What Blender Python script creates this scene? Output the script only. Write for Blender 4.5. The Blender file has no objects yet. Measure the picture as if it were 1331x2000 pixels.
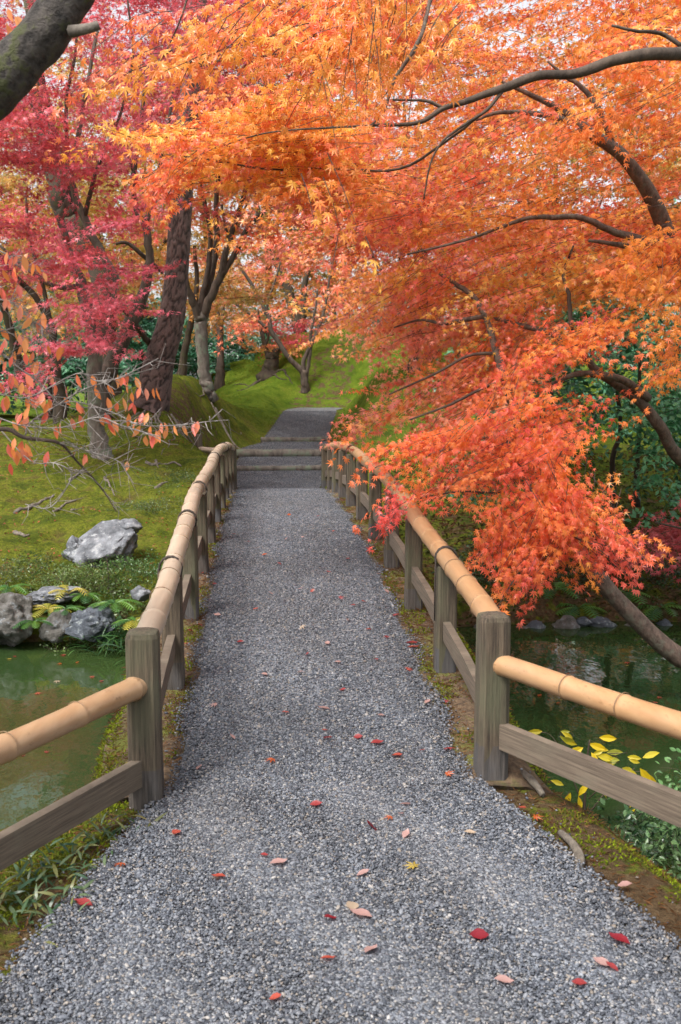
import bpy, math, random
import numpy as np
from mathutils import Vector, Matrix, Euler

random.seed(7)
RNG = np.random.default_rng(11)
PI = math.pi
R = math.radians
scene = bpy.context.scene
COL = scene.collection

# ------------------------------------------------------------------ camera
CAM = np.array([-0.235, 0.0, 1.70])
F = 1944.0
cam_d = bpy.data.cameras.new('camera')
cam = bpy.data.objects.new('camera', cam_d)
COL.objects.link(cam)
cam.location = CAM
cam.rotation_euler = (R(90 - 7.5), 0, R(-4.40))
cam_d.sensor_width = 36
cam_d.lens = 35.0
cam_d.clip_start = 0.05
cam_d.clip_end = 2000
cam_d.dof.use_dof = True
cam_d.dof.focus_distance = 8.0
cam_d.dof.aperture_fstop = 6.3
scene.camera = cam

# ------------------------------------------------------------------ world, sun, exposure
SUN_EL, SUN_AZ = 56.0, 224.0          # soft light through thin cloud, from the left and behind
world = bpy.data.worlds.new('World')
scene.world = world
world.use_nodes = True
wn = world.node_tree
wn.nodes.clear()
w_out = wn.nodes.new('ShaderNodeOutputWorld')
w_bg = wn.nodes.new('ShaderNodeBackground')
w_sky = wn.nodes.new('ShaderNodeTexSky')
w_sky.sky_type = 'NISHITA'
w_sky.sun_disc = False
w_sky.sun_elevation = R(SUN_EL)
w_sky.sun_rotation = R(SUN_AZ)
w_sky.air_density = 1.0
w_sky.dust_density = 4.0
w_sky.ozone_density = 1.0
w_hsv = wn.nodes.new('ShaderNodeHueSaturation')     # thin overcast: the blue of the clear sky mostly washed out
w_hsv.inputs['Saturation'].default_value = 0.22
wn.links.new(w_sky.outputs[0], w_hsv.inputs['Color'])
wn.links.new(w_hsv.outputs[0], w_bg.inputs['Color'])
w_bg.inputs['Strength'].default_value = 0.115
wn.links.new(w_bg.outputs[0], w_out.inputs['Surface'])

sun_d = bpy.data.lights.new('sun', 'SUN')
sun_d.energy = 1.5
sun_d.angle = R(18)
sun_d.color = (1.0, 0.95, 0.88)
sun = bpy.data.objects.new('sun', sun_d)
COL.objects.link(sun)
# nishita: rotation measured clockwise from +Y (north)
sd = Vector((math.sin(R(SUN_AZ)) * math.cos(R(SUN_EL)), math.cos(R(SUN_AZ)) * math.cos(R(SUN_EL)), math.sin(R(SUN_EL))))
sun.rotation_euler = (-sd).to_track_quat('-Z', 'Y').to_euler()

scene.view_settings.view_transform = 'Standard'
scene.view_settings.look = 'None'
scene.view_settings.gamma = 1.0
scene.view_settings.use_curve_mapping = False
scene.view_settings.exposure = 1.45
scene.cycles.use_denoising = True
scene.cycles.max_bounces = 8
scene.cycles.diffuse_bounces = 4
scene.cycles.transmission_bounces = 6
scene.cycles.caustics_reflective = False
scene.cycles.caustics_refractive = False

# ------------------------------------------------------------------ geometry helpers
_M = np.array(Euler((R(90 - 7.5), 0, R(-4.40))).to_matrix())


def P(px, py, Y):
    """the point at distance Y along the bridge that is seen at a spot of the photograph"""
    r = _M @ np.array([(px - 665.5) / F, (1000 - py) / F, -1.0])
    return CAM + r * ((Y - CAM[1]) / r[1])


def Pv(px, py, Y):
    d = np.stack([(px - 665.5) / F, (1000 - py) / F, -np.ones_like(px)], 1) @ _M.T
    return CAM + d * ((Y - CAM[1]) / d[:, 1])[:, None]


def project(p):
    q = (np.asarray(p) - CAM) @ _M
    z = np.maximum(-q[:, 2], 1e-3)
    return 665.5 + F * q[:, 0] / z, 1000 - F * q[:, 1] / z, -q[:, 2]


def lin(r, g, b, k=1.0):
    def f(c):
        c = c / 255.0
        return c / 12.92 if c <= 0.04045 else ((c + 0.055) / 1.055) ** 2.4
    return np.array([f(r) * k, f(g) * k, f(b) * k])


def nrm(v):
    return v / np.maximum(np.linalg.norm(v, axis=-1, keepdims=True), 1e-9)


def smooth(a, b, x):
    t = np.clip((x - a) / (b - a), 0, 1)
    return t * t * (3 - 2 * t)


_G = np.random.default_rng(5).random((64, 64, 64)).astype(np.float32)


def vnoise(p):
    """value noise, p (N,3) -> 0..1"""
    p = np.asarray(p, dtype=np.float64)
    i = np.floor(p).astype(int)
    f = p - i
    f = f * f * (3 - 2 * f)
    i &= 63
    j = (i + 1) & 63
    x0, y0, z0 = i.T
    x1, y1, z1 = j.T
    fx, fy, fz = f.T
    a = _G[x0, y0, z0] * (1 - fx) + _G[x1, y0, z0] * fx
    b = _G[x0, y1, z0] * (1 - fx) + _G[x1, y1, z0] * fx
    c = _G[x0, y0, z1] * (1 - fx) + _G[x1, y0, z1] * fx
    d = _G[x0, y1, z1] * (1 - fx) + _G[x1, y1, z1] * fx
    return (a * (1 - fy) + b * fy) * (1 - fz) + (c * (1 - fy) + d * fy) * fz


def fbm(p, oct=4):
    s, a, t = 0, 0.5, 0
    p = np.asarray(p, dtype=np.float64)
    for k in range(oct):
        s = s + a * vnoise(p * (2 ** k) + 17.3 * k)
        t += a
        a *= 0.5
    return s / t


def n2(x, y, sc, oct=3, seed=0):
    x = np.asarray(x, float)
    y = np.asarray(y, float)
    sh = np.broadcast(x, y).shape
    p = np.stack([np.broadcast_to(x, sh).ravel() * sc, np.broadcast_to(y, sh).ravel() * sc, np.full(int(np.prod(sh)), 3.7 + seed)], 1)
    return fbm(p, oct).reshape(sh)


def mesh_np(name, verts, loops, sizes, mat=None, smooth_sh=False, col=None, attrs=None):
    me = bpy.data.meshes.new(name)
    verts = np.ascontiguousarray(verts, dtype=np.float32)
    loops = np.ascontiguousarray(loops, dtype=np.int32).ravel()
    sizes = np.ascontiguousarray(sizes, dtype=np.int32)
    me.vertices.add(len(verts))
    me.vertices.foreach_set('co', verts.ravel())
    me.loops.add(len(loops))
    me.loops.foreach_set('vertex_index', loops)
    me.polygons.add(len(sizes))
    st = np.zeros(len(sizes), dtype=np.int32)
    st[1:] = np.cumsum(sizes)[:-1]
    me.polygons.foreach_set('loop_start', st)
    me.polygons.foreach_set('loop_total', sizes)
    me.polygons.foreach_set('use_smooth', np.full(len(sizes), bool(smooth_sh)))
    me.update(calc_edges=True)
    if col is not None:
        a = me.attributes.new('Col', 'FLOAT_COLOR', 'POINT')
        c4 = np.ones((len(verts), 4), dtype=np.float32)
        c4[:, :3] = col
        a.data.foreach_set('color', c4.ravel())
    if attrs:
        for k, v in attrs.items():
            a = me.attributes.new(k, 'FLOAT', 'POINT')
            a.data.foreach_set('value', np.ascontiguousarray(v, dtype=np.float32))
    if mat:
        me.materials.append(mat)
    return me


class MB:
    """collects shapes into one mesh"""

    def __init__(self):
        self.v, self.f = [], []
        self.n = 0

    def add(self, v, f):
        v = np.asarray(v, float)
        self.v.append(v)
        self.f += [tuple(int(i) + self.n for i in q) for q in f]
        self.n += len(v)
        return self

    def mesh(self, name, mat=None, smooth_sh=False, off=(0, 0, 0), col=None):
        v = np.concatenate(self.v) - np.asarray(off)
        loops = np.fromiter((i for q in self.f for i in q), dtype=np.int32)
        sizes = np.fromiter((len(q) for q in self.f), dtype=np.int32)
        return mesh_np(name, v, loops, sizes, mat, smooth_sh, col)


def catmull(pts, per=5):
    pts = np.asarray(pts, float)
    if len(pts) < 3:
        t = np.linspace(0, 1, per + 1)[:, None]
        return pts[0] * (1 - t) + pts[-1] * t
    q = np.vstack([2 * pts[0] - pts[1], pts, 2 * pts[-1] - pts[-2]])
    out = []
    for i in range(1, len(q) - 2):
        p0, p1, p2, p3 = q[i - 1], q[i], q[i + 1], q[i + 2]
        for k in range(per):
            t = k / per
            out.append(0.5 * ((2 * p1) + (-p0 + p2) * t + (2 * p0 - 5 * p1 + 4 * p2 - p3) * t * t + (-p0 + 3 * p1 - 3 * p2 + p3) * t ** 3))
    out.append(pts[-1])
    return np.array(out)


def tube_vf(pts, rad, sides=8, rough=0.0, cap=True, seed=0):
    pts = np.asarray(pts, float)
    rad = np.asarray(rad, float)
    n = len(pts)
    tan = nrm(np.gradient(pts, axis=0))
    up = np.array([0.0, 0, 1]) if abs(tan[0][2]) < 0.9 else np.array([1.0, 0, 0])
    a = nrm(np.cross(tan[0], up))
    fr = []
    for i in range(n):
        a = nrm(a - tan[i] * np.dot(a, tan[i]))
        fr.append((a, np.cross(tan[i], a)))
    ang = np.arange(sides) * 2 * PI / sides
    ca, sa = np.cos(ang), np.sin(ang)
    v = np.zeros((n, sides, 3))
    for i in range(n):
        v[i] = pts[i] + rad[i] * (ca[:, None] * fr[i][0] + sa[:, None] * fr[i][1])
    v = v.reshape(-1, 3)
    if rough > 0:
        c = np.repeat(pts, sides, axis=0)
        rr = np.repeat(rad, sides)
        k = 1 + rough * (fbm(v * (0.5 / np.maximum(rr.max(), 1e-3)) + seed, 3) - 0.5) * 2
        v = c + (v - c) * k[:, None]
    f = []
    for i in range(n - 1):
        for j in range(sides):
            k = (j + 1) % sides
            f.append((i * sides + j, i * sides + k, (i + 1) * sides + k, (i + 1) * sides + j))
    if cap:
        f.append(tuple(range(sides))[::-1])
        f.append(tuple((n - 1) * sides + j for j in range(sides)))
    return v, f


def box_vf(c, size, rz=0.0, bev=0.0):
    sx, sy, sz = [s / 2 for s in size]
    v = np.array([(x * sx, y * sy, z * sz) for z in (-1, 1) for y in (-1, 1) for x in (-1, 1)], float)
    ca, sa = math.cos(rz), math.sin(rz)
    m = np.array([[ca, -sa, 0], [sa, ca, 0], [0, 0, 1]])
    v = v @ m.T + np.asarray(c)
    f = [(0, 2, 3, 1), (4, 5, 7, 6), (0, 1, 5, 4), (2, 6, 7, 3), (0, 4, 6, 2), (1, 3, 7, 5)]
    return v, f


def link(name, me, parent=None):
    o = bpy.data.objects.new(name, me)
    COL.objects.link(o)
    if parent is not None:
        o.parent = parent
    return o


def tag(o, label=None, cat=None, group=None, kind=None):
    if label:
        o['label'] = label
    if cat:
        o['category'] = cat
    if group:
        o['group'] = group
    if kind:
        o['kind'] = kind
    return o


def thing(name, loc, label, cat, group=None):
    o = bpy.data.objects.new(name, None)
    COL.objects.link(o)
    o.location = loc
    o.empty_display_size = 0.2
    return tag(o, label, cat, group)


# ------------------------------------------------------------------ materials
def new_mat(name):
    m = bpy.data.materials.new(name)
    m.use_nodes = True
    nt = m.node_tree
    b = nt.nodes['Principled BSDF']
    return m, nt, b


def N(nt, typ, **kw):
    n = nt.nodes.new(typ)
    for k, v in kw.items():
        if k in n.inputs:
            n.inputs[k].default_value = v
        else:
            setattr(n, k, v)
    return n


def ramp(nt, stops, fac=None, interp='LINEAR'):
    r = nt.nodes.new('ShaderNodeValToRGB')
    r.color_ramp.interpolation = interp
    e = r.color_ramp.elements
    while len(e) < len(stops):
        e.new(0.5)
    for i, (p, c) in enumerate(stops):
        e[i].position = p
        e[i].color = (c[0], c[1], c[2], 1)
    if fac is not None:
        nt.links.new(fac, r.inputs[0])
    return r


def coords(nt, scale=(1, 1, 1), src='Object', rot=(0, 0, 0)):
    tc = nt.nodes.new('ShaderNodeTexCoord')
    mp = nt.nodes.new('ShaderNodeMapping')
    mp.inputs['Scale'].default_value = scale
    mp.inputs['Rotation'].default_value = rot
    nt.links.new(tc.outputs[src], mp.inputs['Vector'])
    return mp.outputs[0]


def noise(nt, vec, scale, detail=4, rough=0.55):
    n = N(nt, 'ShaderNodeTexNoise', Scale=scale, Detail=detail, Roughness=rough)
    nt.links.new(vec, n.inputs['Vector'])
    return n.outputs[0]


def mixc(nt, fac, a, b, blend='MIX'):
    m = nt.nodes.new('ShaderNodeMix')
    m.data_type = 'RGBA'
    m.blend_type = blend
    for s, i in ((fac, 0), (a, 6), (b, 7)):
        if hasattr(s, 'default_value') or hasattr(s, 'is_linked'):
            nt.links.new(s, m.inputs[i])
        elif i == 0:
            m.inputs[0].default_value = s
        else:
            m.inputs[i].default_value = (s[0], s[1], s[2], 1)
    return m.outputs[2]


def bump(nt, b, height, strength=0.5, dist=0.02):
    n = N(nt, 'ShaderNodeBump', Strength=strength, Distance=dist)
    nt.links.new(height, n.inputs['Height'])
    nt.links.new(n.outputs[0], b.inputs['Normal'])
    return n


def bark_mat(name, c1, c2, c3=None, scale=9.0, stretch=0.25, strength=0.9, dist=0.02):
    m, nt, b = new_mat(name)
    v = coords(nt, (1, 1, stretch))
    a = noise(nt, v, scale, 6, 0.65)
    r = ramp(nt, [(0.3, c1), (0.68, c2)], a)
    out = r.outputs[0]
    if c3 is not None:
        v2 = coords(nt)
        k = ramp(nt, [(0.52, (0, 0, 0)), (0.62, (1, 1, 1))], noise(nt, v2, scale * 0.5, 5, 0.6))
        out = mixc(nt, k.outputs[0], out, c3)
    nt.links.new(out, b.inputs['Base Color'])
    b.inputs['Roughness'].default_value = 0.9
    bump(nt, b, a, strength, dist)
    return m


def leaf_mat(name, trans=0.4, rough=0.5, spec=0.3, rand_tint=None):
    """colour from the mesh (leaf's own colour); light goes through the blade"""
    m, nt, b = new_mat(name)
    at = nt.nodes.new('ShaderNodeAttribute')
    at.attribute_name = 'Col'
    c = at.outputs['Color']
    b.inputs['Roughness'].default_value = rough
    b.inputs['Specular IOR Level'].default_value = spec
    nt.links.new(c, b.inputs['Base Color'])
    t = nt.nodes.new('ShaderNodeBsdfTranslucent')
    nt.links.new(c, t.inputs['Color'])
    mx = nt.nodes.new('ShaderNodeMixShader')
    mx.inputs[0].default_value = trans
    nt.links.new(b.outputs[0], mx.inputs[1])
    nt.links.new(t.outputs[0], mx.inputs[2])
    nt.links.new(mx.outputs[0], nt.nodes['Material Output'].inputs['Surface'])
    return m


def flat_leaf_mat(name, c1, c2, trans=0.35, rough=0.5, spec=0.3):
    """single leaves that share a mesh: tint varies from object to object, veins and blotches by noise"""
    m, nt, b = new_mat(name)
    oi = nt.nodes.new('ShaderNodeObjectInfo')
    r = ramp(nt, [(0, c1), (1, c2)], oi.outputs['Random'])
    v = coords(nt)
    k = noise(nt, v, 40, 4)
    c = mixc(nt, ramp(nt, [(0.45, (0, 0, 0)), (0.7, (0.45, 0.45, 0.45))], k).outputs[0], r.outputs[0], np.asarray(c1) * 0.45)
    b.inputs['Roughness'].default_value = rough
    b.inputs['Specular IOR Level'].default_value = spec
    nt.links.new(c, b.inputs['Base Color'])
    t = nt.nodes.new('ShaderNodeBsdfTranslucent')
    nt.links.new(c, t.inputs['Color'])
    mx = nt.nodes.new('ShaderNodeMixShader')
    mx.inputs[0].default_value = trans
    nt.links.new(b.outputs[0], mx.inputs[1])
    nt.links.new(t.outputs[0], mx.inputs[2])
    nt.links.new(mx.outputs[0], nt.nodes['Material Output'].inputs['Surface'])
    return m


M = {}
M['leaf'] = leaf_mat('leaf_blade', 0.45, 0.36, 0.7)
M['leaf_gloss'] = leaf_mat('leaf_glossy', 0.15, 0.3, 0.6)
M['moss'] = leaf_mat('moss_tuft', 0.25, 0.8, 0.1)
M['pine_bark'] = bark_mat('pine_bark', (0.035, 0.02, 0.017), (0.17, 0.105, 0.09), None, 22, 0.4, 0.6, 0.01)
M['maple_bark'] = bark_mat('maple_bark', (0.028, 0.019, 0.014), (0.105, 0.076, 0.056), None, 12, 0.3)
M['pale_bark'] = bark_mat('pale_bark', (0.05, 0.04, 0.032), (0.175, 0.15, 0.125), (0.13, 0.15, 0.105), 12, 0.3)
M['dark_bark'] = bark_mat('dark_bark', (0.018, 0.013, 0.009), (0.07, 0.05, 0.032), (0.055, 0.052, 0.02), 9, 0.3)
M['red_bark'] = bark_mat('red_bark', (0.036, 0.023, 0.017), (0.16, 0.108, 0.082), (0.115, 0.10, 0.075), 26, 0.6)
M['cherry_bark'] = bark_mat('cherry_bark', (0.008, 0.006, 0.005), (0.10, 0.085, 0.075), (0.055, 0.06, 0.018), 30, 1.0, 1.0, 0.03)
M['twig'] = bark_mat('twig', (0.03, 0.02, 0.016), (0.10, 0.07, 0.055), None, 20, 1)
M['pale_twig'] = bark_mat('pale_twig', (0.12, 0.10, 0.09), (0.34, 0.31, 0.29), None, 30, 1)
M['root'] = bark_mat('root', (0.05, 0.04, 0.03), (0.20, 0.17, 0.135), None, 20, 1)


def wood_mat(name, c1, c2, moss):
    m, nt, b = new_mat(name)
    v = coords(nt, (1, 1, 0.035))
    a = noise(nt, v, 85, 8, 0.78)
    big = noise(nt, coords(nt, (1, 1, 0.4)), 6, 4)
    r = ramp(nt, [(0.38, c1), (0.5, (np.array(c1) + np.array(c2)) / 2), (0.62, c2)], a)
    k = ramp(nt, [(0.45, (0, 0, 0)), (0.65, (0.75, 0.75, 0.75))], big)
    c = mixc(nt, k.outputs[0], r.outputs[0], moss)
    nt.links.new(c, b.inputs['Base Color'])
    b.inputs['Roughness'].default_value = 0.85
    bump(nt, b, a, 1.0, 0.012)
    return m


def plank_mat(name, c1, c2, moss):
    m, nt, b = new_mat(name)
    v = coords(nt, (0.03, 0.03, 1))
    a = noise(nt, v, 110, 8, 0.75)
    big = noise(nt, coords(nt), 7, 4)
    r = ramp(nt, [(0.3, c1), (0.68, c2)], a)
    k = ramp(nt, [(0.5, (0, 0, 0)), (0.75, (0.3, 0.3, 0.3))], big)
    c = mixc(nt, k.outputs[0], r.outputs[0], moss)
    nt.links.new(c, b.inputs['Base Color'])
    b.inputs['Roughness'].default_value = 0.85
    bump(nt, b, a, 0.35, 0.003)
    return m


M['post'] = wood_mat('weathered_post', (0.028, 0.020, 0.013), (0.145, 0.108, 0.072), (0.105, 0.105, 0.06))
M['post_foot'] = wood_mat('post_sleeve', (0.03, 0.024, 0.02), (0.12, 0.10, 0.085), (0.085, 0.085, 0.09))
M['plank'] = plank_mat('weathered_plank', (0.045, 0.032, 0.022), (0.18, 0.138, 0.10), (0.17, 0.155, 0.11))


def bamboo_mat(name, c1, c2, c3):
    m, nt, b = new_mat(name)
    a = noise(nt, coords(nt, (14, 1.2, 14)), 1.6, 5, 0.6)
    s = noise(nt, coords(nt, (1, 0.4, 1)), 5, 4, 0.6)
    r = ramp(nt, [(0.25, c1), (0.62, c2)], a)
    k = ramp(nt, [(0.42, (0, 0, 0)), (0.74, (0.7, 0.7, 0.7))], s)
    c = mixc(nt, k.outputs[0], r.outputs[0], c3)
    sp_ = noise(nt, coords(nt, (1, 0.5, 1)), 34, 5, 0.7)
    c = mixc(nt, ramp(nt, [(0.60, (0, 0, 0)), (0.72, (0.65, 0.65, 0.65))], sp_).outputs[0], c, np.array(c1) * 0.45)
    nt.links.new(c, b.inputs['Base Color'])
    b.inputs['Roughness'].default_value = 0.38
    b.inputs['Specular IOR Level'].default_value = 0.4
    bump(nt, b, a, 0.12, 0.003)
    return m


M['bamboo_tan'] = bamboo_mat('bamboo_tan', (0.31, 0.165, 0.075), (0.41, 0.24, 0.12), (0.35, 0.22, 0.125))
M['bamboo_pale'] = bamboo_mat('bamboo_pale', (0.33, 0.25, 0.175), (0.44, 0.345, 0.255), (0.29, 0.25, 0.20))
M['bamboo_brown'] = bamboo_mat('bamboo_brown', (0.27, 0.145, 0.068), (0.37, 0.225, 0.12), (0.32, 0.225, 0.15))
m, nt, b = new_mat('bamboo_node')
b.inputs['Base Color'].default_value = (0.20, 0.125, 0.07, 1)
b.inputs['Roughness'].default_value = 0.6
M['node'] = m
m, nt, b = new_mat('twine')
nt.links.new(ramp(nt, [(0.3, (0.015, 0.011, 0.009)), (0.7, (0.06, 0.045, 0.035))], noise(nt, coords(nt), 90, 3)).outputs[0], b.inputs['Base Color'])
b.inputs['Roughness'].default_value = 0.9
M['twine'] = m


def rock_mat(name, c1, c2, c3):
    m, nt, b = new_mat(name)
    v = coords(nt)
    a = noise(nt, v, 7, 8, 0.65)
    f = noise(nt, v, 38, 5, 0.7)
    r = ramp(nt, [(0.33, c1), (0.62, c2)], a)
    k = ramp(nt, [(0.55, (0, 0, 0)), (0.63, (0.85, 0.85, 0.85))], noise(nt, coords(nt), 13, 6, 0.7))
    c = mixc(nt, k.outputs[0], r.outputs[0], c3)
    nt.links.new(c, b.inputs['Base Color'])
    b.inputs['Roughness'].default_value = 0.85
    bump(nt, b, f, 1.0, 0.03)
    return m


M['rock'] = rock_mat('grey_rock', (0.065, 0.07, 0.08), (0.25, 0.262, 0.285), (0.38, 0.39, 0.40))
M['rock_blue'] = rock_mat('blue_rock', (0.04, 0.048, 0.06), (0.11, 0.125, 0.15), (0.30, 0.33, 0.33))
M['rock_brown'] = rock_mat('brown_rock', (0.05, 0.045, 0.035), (0.16, 0.152, 0.14), (0.22, 0.235, 0.25))

# gravel ground
m, nt, b = new_mat('gravel_ground')
v = coords(nt)
vo = N(nt, 'ShaderNodeTexVoronoi', Scale=105.0)
nt.links.new(v, vo.inputs['Vector'])
sep = nt.nodes.new('ShaderNodeSeparateColor')
nt.links.new(vo.outputs['Color'], sep.inputs[0])
r = ramp(nt, [(0.0, (0.04, 0.043, 0.05)), (0.45, (0.125, 0.132, 0.147)), (0.85, (0.215, 0.222, 0.24)), (1.0, (0.36, 0.355, 0.35))], sep.outputs[0])
sl = ramp(nt, [(0.35, (0.85, 0.85, 0.85)), (0.65, (1.12, 1.12, 1.12))], noise(nt, v, 1.7, 4))
nt.links.new(mixc(nt, 1.0, r.outputs[0], sl.outputs[0], 'MULTIPLY'), b.inputs['Base Color'])
b.inputs['Roughness'].default_value = 0.65
inv = N(nt, 'ShaderNodeMath', operation='MULTIPLY')
inv.inputs[1].default_value = -1.0
nt.links.new(vo.outputs['Distance'], inv.inputs[0])
bump(nt, b, inv.outputs[0], 1.0, 0.012)
M['gravel_ground'] = m

m, nt, b = new_mat('gravel_stone')
oi = nt.nodes.new('ShaderNodeObjectInfo')
r = ramp(nt, [(0.0, (0.020, 0.023, 0.030)), (0.3, (0.058, 0.065, 0.080)), (0.62, (0.112, 0.122, 0.142)), (0.86, (0.185, 0.193, 0.21)), (0.95, (0.19, 0.16, 0.13)), (1.0, (0.33, 0.32, 0.31))], oi.outputs['Random'])
geo = nt.nodes.new('ShaderNodeNewGeometry')
mp = N(nt, 'ShaderNodeMapping')
mp.inputs['Scale'].default_value = (1.0, 0.5, 1.0)
nt.links.new(geo.outputs['Position'], mp.inputs['Vector'])
wear = ramp(nt, [(0.32, (0.78, 0.76, 0.75)), (0.5, (0.96, 0.96, 0.97)), (0.68, (1.12, 1.14, 1.17))], noise(nt, mp.outputs[0], 2.4, 5, 0.6))
nt.links.new(mixc(nt, 1.0, r.outputs[0], wear.outputs[0], 'MULTIPLY'), b.inputs['Base Color'])
b.inputs['Roughness'].default_value = 0.55
b.inputs['Specular IOR Level'].default_value = 0.4
M['gravel_stone'] = m

# mossy ground
m, nt, b = new_mat('moss_ground')
v = coords(nt)
at = N(nt, 'ShaderNodeAttribute', attribute_name='soil')
a = noise(nt, v, 2.6, 8, 0.70)
f = noise(nt, v, 26, 6, 0.7)
ff = noise(nt, v, 90, 4, 0.7)
g = ramp(nt, [(0.28, (0.04, 0.065, 0.008)), (0.42, (0.095, 0.125, 0.012)), (0.53, (0.185, 0.205, 0.02)), (0.61, (0.15, 0.125, 0.03)), (0.76, (0.13, 0.09, 0.03))], a)
g2 = mixc(nt, ramp(nt, [(0.35, (0.75, 0.75, 0.75)), (0.62, (0, 0, 0))], f).outputs[0], g.outputs[0], (0.035, 0.045, 0.010))
s = ramp(nt, [(0.3, (0.05, 0.03, 0.016)), (0.55, (0.13, 0.085, 0.045)), (0.75, (0.20, 0.15, 0.09))], f)
add = N(nt, 'ShaderNodeMath', operation='ADD')
nt.links.new(at.outputs['Fac'], add.inputs[0])
sub = N(nt, 'ShaderNodeMath', operation='MULTIPLY_ADD')
nt.links.new(noise(nt, v, 6, 6, 0.65), sub.inputs[0])
sub.inputs[1].default_value = 2.2
sub.inputs[2].default_value = -1.1
nt.links.new(sub.outputs[0], add.inputs[1])
viv = N(nt, 'ShaderNodeAttribute', attribute_name='vivid')
g2 = mixc(nt, viv.outputs['Fac'], g2, mixc(nt, ramp(nt, [(0.35, (0.6, 0.6, 0.6)), (0.6, (0, 0, 0))], f).outputs[0], ramp(nt, [(0.32, (0.05, 0.09, 0.009)), (0.48, (0.105, 0.165, 0.013)), (0.62, (0.165, 0.21, 0.022)), (0.76, (0.13, 0.12, 0.03))], a).outputs[0], (0.05, 0.085, 0.008)))
k = ramp(nt, [(0.40, (0, 0, 0)), (0.62, (1, 1, 1))], add.outputs[0])
nt.links.new(mixc(nt, k.outputs[0], g2, s.outputs[0]), b.inputs['Base Color'])
b.inputs['Roughness'].default_value = 0.95
b.inputs['Specular IOR Level'].default_value = 0.1
hm = N(nt, 'ShaderNodeMath', operation='MULTIPLY_ADD')
nt.links.new(ff, hm.inputs[0])
hm.inputs[1].default_value = 0.5
nt.links.new(f, hm.inputs[2])
bump(nt, b, hm.outputs[0], 1.0, 0.05)
M['ground'] = m

# pond water
m, nt, b = new_mat('pond_water')
v = coords(nt)
c = ramp(nt, [(0.35, (0.016, 0.036, 0.012)), (0.65, (0.028, 0.048, 0.013))], noise(nt, v, 0.5, 3))
nt.links.new(c.outputs[0], b.inputs['Base Color'])
b.inputs['Roughness'].default_value = 0.03
b.inputs['IOR'].default_value = 1.33
b.inputs['Specular IOR Level'].default_value = 0.75
bump(nt, b, noise(nt, coords(nt, (1, 0.6, 1)), 5, 3, 0.5), 0.06, 0.05)
M['water'] = m

m, nt, b = new_mat('pale_sand')
nt.links.new(ramp(nt, [(0.3, (0.5, 0.49, 0.45)), (0.7, (0.68, 0.67, 0.62))], noise(nt, coords(nt), 30, 4)).outputs[0], b.inputs['Base Color'])
b.inputs['Roughness'].default_value = 0.9
M['sand'] = m

m, nt, b = new_mat('soil_bank')
v = coords(nt)
f = noise(nt, v, 30, 6, 0.7)
c = ramp(nt, [(0.3, (0.04, 0.025, 0.014)), (0.5, (0.12, 0.075, 0.04)), (0.7, (0.20, 0.14, 0.08))], f)
k = ramp(nt, [(0.50, (0, 0, 0)), (0.62, (1, 1, 1))], noise(nt, v, 5, 6, 0.65))
nt.links.new(mixc(nt, k.outputs[0], c.outputs[0], (0.13, 0.14, 0.02)), b.inputs['Base Color'])
b.inputs['Roughness'].default_value = 0.95
bump(nt, b, f, 1.0, 0.03)
M['soil'] = m

# ------------------------------------------------------------------ ground shape
WATER_Z = -0.60


def path_half(y):
    y = np.asarray(y, float)
    w = 0.63 + np.where(y < 4.0, np.where(y > 2.6, 0.03 + (4.0 - y) * 0.26, 0.394 + (2.6 - y) * 0.6), 0)
    w = np.where(y > 4.6, 0.60, w)
    w = np.where(y > 15.4, 0.60 + smooth(15.4, 17.5, y) * 0.27, w)
    return np.where(y > 21, 0.87 - smooth(21, 24, y) * 0.15, w)


def path_mid(y):
    y = np.asarray(y, float)
    return np.interp(y, [0, 16, 18.8, 21, 23.4, 26, 27.8, 30, 33, 40], [0.0, 0.0, 0.06, 0.17, 0.53, 0.86, 1.07, 1.7, 3.6, 8.0])


def path_z(y):
    y = np.asarray(y, float)
    z = np.where(y < 18.8, 0, np.where(y < 20.9, 0.11, np.where(y < 23.4, 0.27, 0.39 + (y - 23.4) * 0.115)))
    return np.where(y > 27.8, 0.90 + (y - 27.8) * 0.02, z)


def deck_z(y):
    y = np.asarray(y, float)
    return np.maximum(0.31 * (1 - ((y - 9.8) / 5.8) ** 2), -0.0)


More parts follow.
